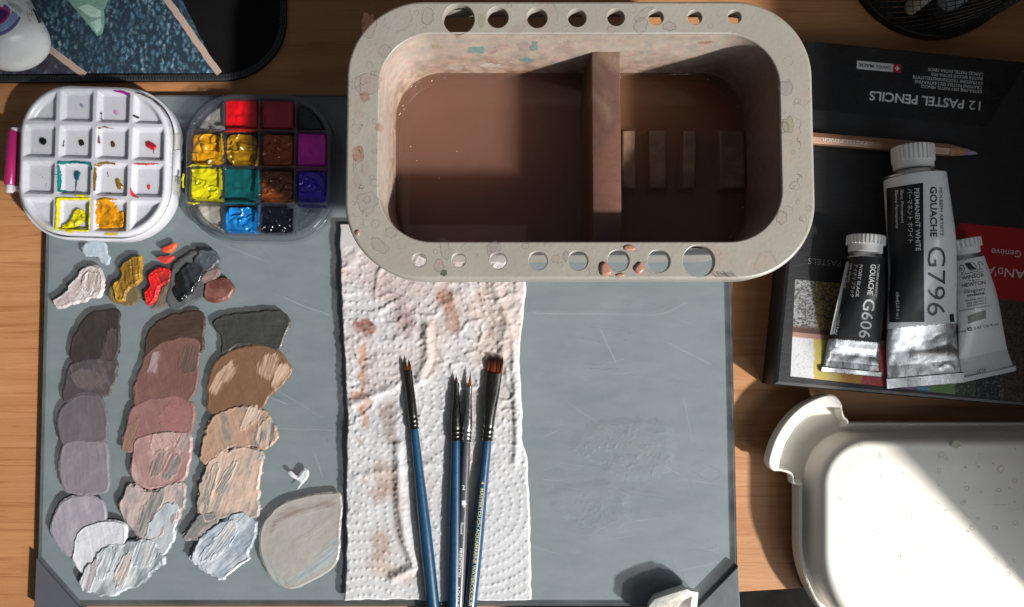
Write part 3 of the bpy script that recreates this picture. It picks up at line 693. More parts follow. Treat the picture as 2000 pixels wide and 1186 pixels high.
# brown water, one body per bay
def clip(L, x, keep):
    out = []; n = len(L)
    for i in range(n):
        a_, b_ = L[i], L[(i + 1) % n]; ia, ib = (a_[0] - x) * keep > 0, (b_[0] - x) * keep > 0
        if ia: out.append(a_)
        if ia != ib: t = (x - a_[0]) / (b_[0] - a_[0]); out.append(a_ + (b_ - a_) * t)
    return np.array(out)
def water_mat(name, colr, mfp):
    m, N, L, P = nodes(name); N.remove(P); out = N['Material Output']
    t = N.new('ShaderNodeBsdfTransparent'); g = N.new('ShaderNodeBsdfGlossy'); g.inputs['Roughness'].default_value = .03
    lw = N.new('ShaderNodeLayerWeight'); lw.inputs[0].default_value = .5
    k = math_(N, L, 'MULTIPLY_ADD', math_(N, L, 'POWER', lw.outputs['Facing'], 5.), .97); k.node.inputs[2].default_value = .022
    mx = N.new('ShaderNodeMixShader'); L.new(k, mx.inputs[0]); L.new(t.outputs[0], mx.inputs[1]); L.new(g.outputs[0], mx.inputs[2]); L.new(mx.outputs[0], out.inputs[0])
    v = N.new('ShaderNodeVolumePrincipled'); v.inputs['Color'].default_value = (*colr, 1); v.inputs['Density'].default_value = 1 / (mfp * S); v.inputs['Anisotropy'].default_value = .2
    L.new(v.outputs[0], out.inputs['Volume']); return m
SPECK_GLINT = pmat('speck_glint_pale', (.62, .52, .40), .1, var=.2, feat=3, coat=.8)
dl, dr = dx0 - 6 + 6 * (ZW - 26) / (ZD - 29) - .2, dx1 + 3 - 3 * (ZW - 26) / (ZD - 29) + .2
for L0, lab, mt in ((clip(inner(-.3), dl, -1), 'pinkish brown dirty water filling the wide left bay of the tub', water_mat('murky_water_red', (.67, .42, .33), 44.)),
                    (clip(inner(-.3), dr, 1), 'orange brown dirty water over the ridges in the right bay of the tub', water_mat('murky_water_brown', (.81, .49, .28), 44.))):
    mb = MB(); e = inset(L0, 2.2); mb.loft([Z(L0, ZW + 1.6), Z(inset(L0, .8), ZW + .5), Z(e, ZW)]); mb.cap(Z(e, ZW)); mb.cap(Z(inset(L0, 6), 27), flip=True); mb.loft([Z(inset(L0, 6), 27), Z(L0, 36), Z(L0, ZW + 1.6)])
    o = mb.build('dirty_water', mt, smooth=60); tag(o, lab, 'water')
    # pale domes for floating specks and painted-in water glints, mostly along the walls
    rb = np.random.RandomState(len(lab)); mb = MB(); edge_ = inset(L0, 9)
    for k in range(22):
        p = edge_[rb.randint(len(edge_))] * 1. + rb.randn(2) * 3 if k < 15 else L0.mean(0) + rb.randn(2) * (60, 40); r_ = .7 + .8 * rb.rand()
        if sd_poly(L0)(np.array([p[0]]), np.array([p[1]]))[0] > -4: continue
        mb.loft([Z(circ(p[0], p[1], r_ * q, 8), ZW - .1 + r_ * h) for q, h in ((1, 0), (.85, .5), (.45, .85))]); mb.add(Z(circ(p[0], p[1], r_ * .45, 8), ZW - .1 + r_ * .85), [tuple(range(8))])
    mb.build('specks_and_glints', SPECK_GLINT, o, smooth=60, kind='stuff')
# drops of dirty water standing on the rim
DROP = pmat('drop_pink', (.34, .17, .12), .06, var=.15, feat=10, coat=.6)
for P_, h_, lab in (([(1172, 520), (1180, 512), (1190, 518), (1195, 532), (1188, 538), (1174, 538)], 4.5, 'large pinkish drop left of the third hole from the right on the front rim'),
                    ([(1218, 482), (1230, 478), (1241, 484), (1238, 489), (1222, 490)], 2.5, 'tan drop above the third largest front rim hole'),
                    ([(1238, 525), (1250, 512), (1257, 520), (1256, 530), (1246, 535)], 4., 'pinkish drop between the second and third largest front rim holes'),
                    ([(1202, 537), (1214, 533), (1220, 538), (1208, 542)], 2., 'thin tan drop below the third largest front rim hole'),
                    ([(694, 453), (700, 449), (704, 455), (700, 461), (695, 459)], 3., 'small reddish drop on the lower left bend of the rim')):
    mb = MB(); q = smooth_loop(P_, 5); f = sd_poly(q)
    field(mb, (q[:, 0].min() - 2, q[:, 0].max() + 2, q[:, 1].min() - 2, q[:, 1].max() + 2), .8, f, lambda X, Y, d, h_=h_: h_ * np.sqrt(np.clip(1 - (1 - np.minimum(d / 6, 1)) ** 2, 0, 1)), ZR + .2, None, 0, ZR + .1)
    tag(mb.build('water_drop', DROP, smooth=80), lab, 'drop', 'drops on the tub rim')
# ------------------------------------------------------------------ paper towel
TP = [(662, 330), (665, 480), (668, 600), (674, 700), (679, 840), (677, 960), (677, 1080), (674, 1171), (760, 1170), (870, 1174), (1038, 1171), (1037, 1080), (1033, 960), (1030, 890), (1019, 855), (1019, 780), (1014, 705), (1019, 640), (1027, 560), (1029, 440), (1027, 330)]
TZ = GT + .2
tsd0 = sd_poly(TP)
tsd = lambda X, Y: tsd0(X, Y) + (fbm(X / 30 + 3, Y / 30, 21, 3) - .5) * 5
rng = np.random.RandomState(5)
# embossed dots: rows on arcs of several rosettes
dots = []
cents = [(930, 985), (700, 470), (720, 1230), (1060, 560), (760, 780)]
for ci, (cx_, cy_) in enumerate(cents):
    for k in range(1, 40):
        R_ = k * 17.5; n_ = max(4, int(2 * math.pi * R_ / 11.5))
        for j in range(n_):
            t = 2 * math.pi * (j + .5 * (k % 2)) / n_; x, y = cx_ + R_ * math.cos(t), cy_ + R_ * math.sin(t)
            if 655 < x < 1045 and 440 < y < 1180 and min(range(5), key=lambda q: (cents[q][0] - x) ** 2 + (cents[q][1] - y) ** 2) == ci: dots.append((x, y))
dots = np.array(dots); dots += rng.randn(*dots.shape) * .7; dh = .55 + .6 * rng.rand(len(dots))
def towel_z(X, Y, d):
    z = 7 + 5.0 * (fbm(X / 75, Y / 95, 31, 3) - .35)
    wx = X + 22 * fbm(X / 60, Y / 60, 40, 2); wy = Y + 26 * fbm(X / 50, Y / 70, 44, 2)
    ridge = 1 - np.abs(2 * fbm((wx + .7 * wy) / 58, (wy - .5 * wx) / 40, 33, 3) - 1)
    amt = sstep(1000, 700, Y) * .8 + .25
    z = z + 2.6 * amt * sstep(.72, 1., ridge)
    cr = 1 - np.abs(2 * fbm((wx - .6 * wy) / 24, (wy + .5 * wx) / 22, 37, 3) - 1); z = z + .8 * amt * sstep(.7, 1, cr)
    z = z + .7 * (fbm(X / 7, Y / 5, 35, 3) - .5)
    # folds: long crease left of the first brush, layer edge along the right side
    for P_, w_, h_ in (([(780, 870), (783, 990), (795, 1060), (812, 1105), (770, 1125)], 9, 7), ([(1000, 640), (1006, 740), (1010, 860), (1006, 900)], 7, 5), ([(700, 930), (760, 915), (850, 905)], 8, 3), ([(690, 790), (760, 760), (800, 740)], 9, 5), ([(835, 640), (838, 700), (820, 740)], 9, 6), ([(965, 560), (990, 620), (985, 690)], 10, 5)):
        s_ = sd_line(P_, 0)(X, Y); z = z + h_ * np.exp(-(s_ / w_) ** 2)
    # dots
    x0, y0 = X[0, 0], Y[0, 0]; cs = X[0, 5] - X[0, 4]; cs2 = Y[5, 0] - Y[4, 0]
    E = np.zeros_like(X)
    for (dx, dy), dk_ in zip(dots, dh):
        i = int((dx - X.min()) / cs); j = int((dy - Y.min()) / cs2); r = 4
        a0, a1, b0, b1 = max(0, j - r), j + r + 1, max(0, i - r), i + r + 1
        if a0 >= E.shape[0] or b0 >= E.shape[1]: continue
        E[a0:a1, b0:b1] = np.maximum(E[a0:a1, b0:b1], dk_ * np.exp(-(((X[a0:a1, b0:b1] - dx) ** 2 + (Y[a0:a1, b0:b1] - dy) ** 2) / 7.5)))
    z = z + E * 2.0
    z = z * sstep(-1, 3.5, d) + 1.2
    # pressed flat under the tub
    return np.where(Y < 520, np.minimum(z, 9 + (Y - 440) * .05), z)
def soft(P_, w_, b):
    s = sd_line(P_, 0)
    return lambda X, Y: np.exp(-np.maximum(s(X + 20 * (fbm(X / 16, Y / 16, 50, 3) - .5), Y + 20 * (fbm(X / 16, Y / 16, 53, 3) - .5)) - w_, 0) / b)
STAINS = [([(690, 520), (760, 540), (840, 560), (880, 520)], 18, 22, (.46, .36, .33), .75), ([(740, 560), (800, 600), (790, 640)], 8, 12, (.36, .27, .26), .8), ([(790, 618), (797, 632)], 6, 7, (.21, .12, .12), .85),
          ([(940, 600), (970, 570), (990, 640), (960, 690)], 24, 20, (.47, .36, .31), .8), ([(870, 580), (880, 610), (885, 640)], 9, 6, (.30, .14, .08), .85), ([(874, 585), (885, 595)], 7, 5, (.28, .13, .07), .5),
          ([(700, 637), (722, 640), (722, 650)], 9, 4, (.19, .06, .025), 1.1), ([(710, 680), (712, 740), (713, 830)], 3.5, 4, (.38, .17, .075), .9), ([(692, 778), (700, 772)], 4, 4, (.40, .18, .11), .8),
          ([(757, 800), (765, 850)], 10, 8, (.22, .16, .14), .85), ([(745, 920), (760, 950), (740, 965)], 13, 6, (.34, .24, .19), .9), ([(770, 910), (782, 980), (785, 1050)], 5, 6, (.38, .30, .27), .7),
          ([(745, 1050), (748, 1080)], 13, 10, (.32, .22, .17), .85), ([(735, 1110), (800, 1125)], 8, 9, (.42, .32, .27), .7), ([(850, 640), (840, 720), (855, 690)], 12, 14, (.45, .37, .34), .7), ([(830, 1000), (835, 950), (820, 900)], 8, 10, (.44, .36, .33), .6),
          ([(930, 780), (900, 860), (935, 900)], 14, 14, (.42, .36, .32), .6), ([(985, 750), (990, 800)], 6, 12, (.47, .42, .36), .6), ([(700, 855), (704, 865)], 1.5, 2, (.40, .14, .08), .8), ([(715, 930), (718, 938)], 1.5, 2, (.40, .16, .1), .8), ([(760, 700), (800, 700), (740, 740)], 14, 16, (.46, .38, .35), .6)]
def towel_c(X, Y, d):
    C = np.zeros(X.shape + (3,)); C[:] = (.49, .495, .51)
    for P_, w_, b, c, k in STAINS:
        m_ = (soft(P_, w_, b)(X, Y) * k * (.45 + .65 * fbm(X / 12, Y / 9, 60, 3)))[..., None].clip(0, 1); C = C * (1 - m_) + np.array(c) * m_
    m_ = (sstep(.5, .75, fbm(X / 60, Y / 60, 71, 3)) * sstep(900, 600, Y) * .5)[..., None]; C = C * (1 - m_) + np.array((.50, .41, .38)) * m_
    return C
mb = MB(); field(mb, (648, 1050, 440, 1184), 1.55, tsd, towel_z, TZ, towel_c, 0, TZ)
tag(mb.build('paper_towel', pmat('towel_paper', attr=True, rough=.9, var=.03, feat=8, bump=(2.2, .5), spec=.1, sub=.35), smooth=80), 'white embossed paper towel stained brown and pink under the four brushes', 'paper towel')

# ------------------------------------------------------------------ paint on the palette
PAINT = pmat('gouache', attr=True, rough=.5, var=.06, feat=9, rv=.15, bump=(5, .12))
WET = pmat('wet_gouache', attr=True, rough=.16, var=.05, feat=14, rv=.08, coat=.4)
LIFT = [0.]
def dab(label, pts, c, ang=90, h=2.3, c2=None, amt=.25, jag=3, mat=PAINT, streaks=(), z0=GT, seed=None, kc=1.45, name='paint_swatch', cat='paint swatch', group='mixed paint swatches on the glass palette', parent=None, bands=1., fs=1., rid=0.):
    seed = (sum(map(ord, label)) * 7) % 199 if seed is None else seed
    z0 = z0 + LIFT[0]; LIFT[0] += .6
    P_ = smooth_loop(pts, 6); f0 = sd_poly(P_); ca, sa = math.cos(math.radians(ang)), math.sin(math.radians(ang))
    C1 = np.array(A(*c, kc)); C2 = np.array(A(*(c2 or tuple(min(255, q * 1.2) for q in c)), kc))
    al = lambda X, Y: (X * ca + Y * sa, -X * sa + Y * ca)
    def sf(X, Y):
        u, v = al(X, Y); return f0(X, Y) + (fbm(X / 14, Y / 14, seed, 3) - .5) * jag * 2 + (vn(v / 1.8, u / 40, seed + 3) - .5) * jag * .3 * sstep(0, 1, vn(X / 60, Y / 60, seed + 9))
    marks = []
    for k_, sp in enumerate(streaks):
        a2 = math.radians(sp[2]); marks.append((sd_poly(smooth_loop(sp[0], 5)), np.array(A(*sp[1], kc)), np.array(A(*(sp[3] if len(sp) > 3 else tuple(min(255, t * 1.06) for t in sp[1])), kc)), math.cos(a2), math.sin(a2), sp[4] if len(sp) > 4 else 3.5, k_))
    def msd(m, X, Y):
        u, v = X * m[3] + Y * m[4], -X * m[4] + Y * m[3]
        return m[0](X, Y) + (vn(v / 1.7, u / 24, seed + 31 + m[6]) - .5) * 7 + (fbm(X / 10, Y / 10, seed + 41 + m[6], 3) - .5) * 7, u, v
    def zf(X, Y, d):
        u, v = al(X, Y); wv = v + 10 * (fbm(u / 50, v / 50, seed + 5, 2) - .5)
        st = fbm(wv / 3.2, u / 60, seed + 6, 3) - .5
        lump = fbm(X / 20, Y / 20, seed + 8, 3)
        rim = np.exp(-((d - 3.2) / 2.4) ** 2) * .16
        z = h * (.45 + rim + .5 * (lump - .35) + .16 * st * bands)
        rd = 1 - np.abs(2 * fbm(X / 22 + 4, Y / 16, seed + 11, 2) - 1)
        z = z + h * .30 * rid * sstep(.84, 1., rd)
        for m in marks:
            s_, mu, mv = msd(m, X, Y); q = sstep(1., -2.5, s_); z = z * (1 - .3 * q) + h * q * (.22 + .28 * (fbm(mv / 2.6, mu / 40, seed + 51, 2) - .4) * bands) + h * .2 * np.exp(-((s_ + .5) / 1.6) ** 2) * bands
        return np.maximum(z, .2) * sstep(-.3, 4.2, d) + .2
    def cf(X, Y, d):
        u, v = al(X, Y); wv = v + 14 * (fbm(u / 50, v / 50, seed + 5, 2) - .5)
        n = .5 * fbm(wv / 9. / fs, u / 40, seed + 12, 4) + .5 * fbm(X / 34 / fs, Y / 34 / fs, seed + 21, 4); k = sstep(.60 - amt * .42, .82 - amt * .34, n)[..., None]
        s_ = (1 + .08 * (fbm(wv / 3, u / 50, seed + 14, 3) - .5) * bands)[..., None]
        R_ = (C1 * (1 - k) + C2 * k) * s_
        for m in marks:
            s_, mu, mv = msd(m, X, Y); q = (sstep(1.5, -m[5], s_) * (.55 + .45 * sstep(.25, .55, fbm(mv / 3.5, mu / 26, seed + 33 + m[6], 3))))[..., None]
            k2 = sstep(.42, .66, fbm(mv / 3., mu / 30, seed + 37 + m[6], 3))[..., None]; R_ = R_ * (1 - q) + (m[1] * (1 - k2) + m[2] * k2) * q
        return R_
    mb = MB(); m_ = jag + 3
    field(mb, (P_[:, 0].min() - m_, P_[:, 0].max() + m_, P_[:, 1].min() - m_, P_[:, 1].max() + m_), 1.15, sf, zf, z0 + .2, cf, 0, GT + .1)
    o = mb.build(name, mat, parent, smooth=75)
    if parent is None: tag(o, label, cat, group)
    return o
D = dab
# left column, dark to light
D('dark umber grey swatch at the top of the left column', [(147, 650), (172, 615), (205, 604), (233, 606), (235, 640), (232, 690), (215, 722), (185, 712), (140, 705), (138, 675)], (60, 54, 51), 80, c2=(70, 62, 60), streaks=[([(205, 665), (215, 640), (230, 645), (232, 690), (222, 722), (198, 728), (190, 715)], (84, 74, 73), 75)])
D('charcoal mauve swatch with a worn spot, second in the left column', [(126, 745), (138, 712), (170, 700), (205, 702), (228, 702), (231, 722), (222, 755), (205, 775), (165, 770), (128, 788), (122, 770)], (84, 78, 82), 70, c2=(112, 102, 101), amt=.3, streaks=[([(140, 740), (150, 722), (185, 722), (205, 735), (195, 755), (160, 760)], (108, 98, 97), 60)])
D('mauve grey swatch, third in the left column', [(122, 795), (148, 772), (188, 769), (206, 790), (211, 850), (195, 866), (150, 870), (122, 868), (113, 840), (114, 812)], (111, 103, 111), 85, c2=(120, 112, 118))
D('light mauve grey swatch, fourth in the left column', [(118, 885), (130, 863), (165, 859), (208, 864), (212, 905), (211, 958), (180, 966), (132, 962), (116, 932)], (140, 133, 141), 85, c2=(150, 143, 150))
D('pale lavender swatch beside the white one, fifth in the left column', [(103, 1008), (122, 978), (158, 966), (193, 973), (208, 995), (204, 1030), (165, 1075), (135, 1086), (108, 1062), (98, 1035)], (166, 160, 171), 80, c2=(178, 173, 182))
D('bluish white swatch at the foot of the left column', [(150, 1042), (175, 1022), (213, 1016), (248, 1026), (240, 1075), (200, 1108), (165, 1125), (142, 1095), (143, 1068)], (220, 221, 230), 75, c2=(230, 231, 236), h=4.5)
D('streaky white and grey mix at the bottom left of the palette', [(156, 1130), (176, 1095), (205, 1070), (240, 1058), (298, 1050), (318, 1085), (312, 1108), (282, 1138), (248, 1152), (225, 1165), (180, 1160), (155, 1142)], (212, 218, 223), 115, c2=(146, 156, 162), amt=.55, h=5.5, jag=8, streaks=[([(225, 1130), (235, 1095), (250, 1080), (262, 1088), (250, 1125), (238, 1150)], (212, 196, 186), 115, (160, 160, 160)), ([(190, 1095), (212, 1070), (230, 1078), (210, 1125), (195, 1130)], (150, 160, 166), 110, (210, 214, 218)), ([(265, 1065), (300, 1055), (312, 1082), (285, 1105), (262, 1100)], (172, 182, 188), 110, (215, 220, 223)), ([(160, 1140), (175, 1100), (195, 1092), (185, 1130), (172, 1155)], (186, 180, 184), 105)])
LIFT[0] = 0.
# middle column
D('dark chocolate swatch at the top of the middle column', [(282, 690), (288, 652), (318, 620), (368, 607), (399, 613), (400, 650), (394, 690), (340, 690), (300, 702)], (76, 57, 47), 0, c2=(86, 66, 56), h=2.6)
D('rose brown swatch, second in the middle column', [(274, 720), (285, 690), (320, 666), (370, 656), (392, 672), (389, 720), (385, 762), (360, 790), (320, 782), (264, 792), (262, 752)], (126, 92, 85), 80, c2=(140, 104, 96), streaks=[([(285, 725), (300, 690), (312, 690), (306, 725), (285, 727)], (168, 148, 150), 110), ([(350, 720), (362, 678), (390, 680), (382, 720), (365, 730)], (102, 85, 77), 105)])
D('dusty rose swatch, third in the middle column', [(245, 835), (262, 792), (300, 776), (345, 773), (379, 790), (382, 820), (368, 852), (330, 868), (295, 880), (242, 882), (237, 866)], (151, 110, 107), 75, c2=(166, 124, 120), streaks=[([(238, 872), (250, 835), (272, 820), (268, 850), (252, 882)], (148, 118, 104), 105), ([(312, 812), (335, 790), (372, 792), (378, 820), (355, 845), (325, 838)], (158, 112, 111), 20)])
D('light pink swatch with grey brush marks, fourth in the middle column', [(256, 905), (262, 862), (295, 845), (335, 840), (374, 850), (373, 900), (360, 938), (320, 954), (280, 953), (257, 932)], (176, 140, 137), 80, c2=(205, 172, 168), h=4, streaks=[([(298, 920), (305, 885), (325, 878), (335, 885), (318, 920), (302, 930)], (128, 120, 117), 110, (176, 160, 155)), ([(320, 930), (335, 895), (355, 890), (350, 915), (330, 935)], (126, 126, 126), 120, (180, 160, 158)), ([(296, 860), (310, 842), (345, 845), (340, 868), (312, 882), (296, 880)], (196, 164, 160), 60), ([(345, 872), (365, 835), (382, 830), (380, 855), (365, 880)], (180, 160, 160), 115)])
D('pale shell pink swatch, fifth in the middle column', [(238, 968), (258, 946), (300, 956), (358, 940), (364, 965), (350, 1010), (320, 1048), (282, 1058), (252, 1030), (236, 1002)], (204, 184, 179), 105, c2=(150, 146, 146), amt=.5, h=4.5, jag=7, streaks=[([(268, 1050), (276, 1000), (300, 968), (318, 972), (300, 1020), (285, 1060)], (156, 150, 147), 110, (120, 122, 124))])
D('bluish grey white swatch at the foot of the middle column', [(277, 1055), (300, 1003), (325, 977), (350, 987), (346, 1028), (330, 1078), (300, 1093), (272, 1088)], (170, 182, 190), 112, c2=(200, 208, 214), amt=.6, h=4, jag=7)
LIFT[0] = 0.
# right column
D('dark olive grey swatch at the top of the right column', [(415, 630), (438, 615), (500, 606), (550, 607), (568, 626), (560, 650), (545, 684), (520, 680), (470, 674), (432, 692), (431, 658)], (66, 68, 64), 5, c2=(76, 78, 73), h=3.6, kc=1.5)
D('cinnamon brown swatch with peach brush marks, second in the right column', [(406, 748), (420, 707), (460, 682), (510, 673), (547, 687), (558, 702), (573, 720), (560, 745), (530, 772), (510, 800), (470, 802), (430, 810), (405, 802), (404, 772)], (131, 98, 73), 70, c2=(140, 108, 84), streaks=[([(412, 755), (430, 725), (452, 706), (462, 715), (450, 740), (420, 768)], (196, 162, 142), 120), ([(504, 725), (515, 695), (540, 692), (545, 715), (525, 742)], (200, 168, 148), 105, (172, 142, 122)), ([(530, 750), (545, 710), (568, 718), (560, 738), (540, 762)], (208, 176, 154), 120)])
D('tan beige swatch, third in the right column', [(390, 882), (400, 842), (425, 807), (470, 793), (500, 792), (535, 820), (540, 858), (518, 880), (490, 872), (440, 882), (402, 910)], (192, 157, 134), 75, c2=(140, 136, 130), amt=.35, h=4.5, jag=7, streaks=[([(472, 835), (486, 790), (505, 765), (530, 762), (515, 800), (490, 830)], (210, 188, 172), 115), ([(500, 860), (510, 825), (535, 815), (540, 850), (520, 878)], (206, 182, 164), 100, (120, 124, 124))])
D('peach cream swatch with grey scratches, fourth in the right column', [(383, 985), (400, 912), (430, 882), (480, 871), (514, 886), (508, 938), (509, 990), (490, 1018), (440, 1010), (402, 1022)], (218, 190, 172), 110, c2=(160, 156, 150), amt=.4, h=5, jag=7, streaks=[([(402, 980), (405, 935), (420, 905), (428, 910), (418, 950), (410, 985)], (148, 146, 142), 105, (190, 175, 160)), ([(425, 955), (440, 920), (462, 902), (458, 920), (435, 960)], (146, 146, 144), 120, (196, 180, 164))])
D('grey peach smear left of the white swatch in the right column', [(358, 1047), (385, 1008), (418, 1000), (428, 1025), (400, 1053), (368, 1056)], (172, 164, 158), 140, c2=(132, 132, 131), amt=.7, h=4, jag=6)
D('thick bluish white swatch at the foot of the right column', [(374, 1085), (392, 1050), (428, 1022), (465, 998), (494, 1010), (502, 1040), (491, 1072), (480, 1098), (440, 1130), (410, 1120), (372, 1096)], (212, 218, 226), 140, c2=(160, 174, 188), amt=.45, h=6, jag=7, streaks=[([(395, 1085), (430, 1040), (455, 1018), (462, 1035), (440, 1070), (405, 1095)], (214, 212, 212), 125, (180, 190, 200)), ([(440, 1122), (470, 1100), (492, 1090), (470, 1110), (450, 1128)], (232, 232, 234), 150)])
LIFT[0] = 0.
# puddle and flick
D('wet grey puddle of thinned paint beside the paper towel', [(506, 1062), (513, 1022), (545, 986), (590, 969), (640, 961), (668, 968), (666, 1040), (662, 1090), (640, 1118), (592, 1144), (560, 1149), (530, 1130), (512, 1097)], (176, 172, 165), 120, h=3.0, c2=(184, 181, 175), amt=.4, jag=1.5, mat=WET, bands=.08, fs=3., name='paint_puddle', streaks=[([(522, 1030), (545, 1000), (590, 985), (650, 975), (655, 990), (600, 1003), (555, 1020), (530, 1050)], (138, 122, 112), 160, (150, 138, 128), 16.), ([(560, 1128), (610, 1095), (650, 1050), (664, 1040), (660, 1090), (632, 1115), (590, 1138), (566, 1142)], (158, 172, 180), 140, (186, 196, 200), 12.), ([(512, 1085), (520, 1075), (545, 1120), (570, 1140), (545, 1142), (525, 1118)], (176, 184, 186), 60, (150, 160, 166), 8.), ([(575, 1060), (610, 1035), (650, 1005), (655, 1015), (615, 1050), (585, 1075)], (178, 174, 166), 140, (190, 186, 178), 10.)])
D('small white paint flick above the grey puddle', [(563, 922), (570, 920), (582, 930), (592, 916), (602, 918), (603, 930), (592, 945), (580, 957), (585, 942), (570, 932)], (222, 226, 232), 130, h=3, jag=1.5)
LIFT[0] = 0.
# fresh dabs along the top
G2 = 'fresh paint dabs below the hinged paint box'
kw = dict(rid=.45, bands=1.3, name='paint_dab', cat='paint dab', group=G2)
D('thin pale blue white dab under the white tray', [(163, 475), (185, 470), (206, 478), (215, 500), (209, 516), (190, 506), (168, 500)], (182, 197, 208), 80, c2=(200, 212, 220), jag=6, **kw)
D('pinkish white dab at the palette\'s left edge', [(128, 570), (150, 535), (178, 516), (200, 528), (205, 555), (197, 578), (152, 592), (115, 603), (106, 586)], (204, 190, 190), 130, c2=(225, 222, 222), amt=.5, h=7, jag=5, streaks=[([(165, 560), (172, 535), (198, 535), (202, 560), (185, 575)], (214, 204, 200), 100, (160, 140, 135))], **kw)
D('olive brown smear under the yellow ochre dab', [(210, 572), (225, 552), (265, 560), (273, 585), (250, 597), (215, 586)], (118, 106, 76), 80, h=1.6, jag=5, **kw)
D('yellow ochre dab, thick and ridged', [(234, 520), (255, 503), (279, 500), (277, 525), (274, 550), (255, 562), (243, 588), (226, 583), (223, 555), (238, 540)], (204, 156, 28), 75, c2=(140, 104, 34), amt=.75, h=9, jag=5, **{**kw, 'bands': 2.4})
D('bright red dab, thick with ridges', [(293, 532), (312, 522), (332, 524), (334, 548), (316, 562), (306, 588), (286, 598), (281, 575), (291, 552)], (212, 26, 26), 70, c2=(150, 44, 38), amt=.5, h=8, jag=5, kc=1.2, **{**kw, 'bands': 2.6})
D('brownish grey smear right of the red dab', [(305, 590), (318, 562), (335, 548), (338, 572), (325, 596), (295, 603)], (122, 104, 94), 70, h=2, jag=5, **kw)
D('small orange flick under the clear paint tray', [(314, 488), (325, 480), (344, 474), (342, 484), (330, 492)], (226, 110, 40), 160, c2=(225, 70, 50), amt=.7, h=3, jag=3, kc=1.25, **kw)
D('small coral red flick just above the red dab', [(307, 503), (325, 500), (340, 501), (325, 514), (312, 510)], (205, 66, 58), 160, h=2.5, jag=3, kc=1.25, **kw)
D('grey smear around the black dab', [(332, 545), (345, 512), (372, 494), (405, 495), (425, 520), (410, 555), (385, 590), (345, 603), (325, 592)], (92, 96, 97), 110, h=1.8, jag=5, **kw)
D('glossy black dab in the middle of the dark mix', [(340, 575), (350, 535), (372, 512), (398, 520), (395, 548), (372, 575), (352, 590)], (26, 28, 31), 70, c2=(60, 64, 70), amt=.3, h=8, jag=5, mat=WET, **{**kw, 'bands': .5, 'rid': .2})
D('blue grey dab at the top right of the dark mix', [(378, 512), (390, 492), (412, 488), (430, 508), (415, 526), (392, 528)], (86, 94, 104), 30, c2=(52, 56, 62), amt=.5, h=5, jag=5, **kw)
D('reddish brown dab right of the dark mix', [(398, 570), (408, 548), (438, 542), (458, 558), (450, 580), (425, 592), (402, 586)], (108, 64, 53), 20, c2=(150, 100, 92), amt=.4, h=4, jag=4, **kw)
D('greyed mauve smear between the black and brown dabs', [(392, 545), (405, 528), (428, 524), (425, 540), (405, 555)], (140, 118, 116), 150, h=2, jag=3, **kw)

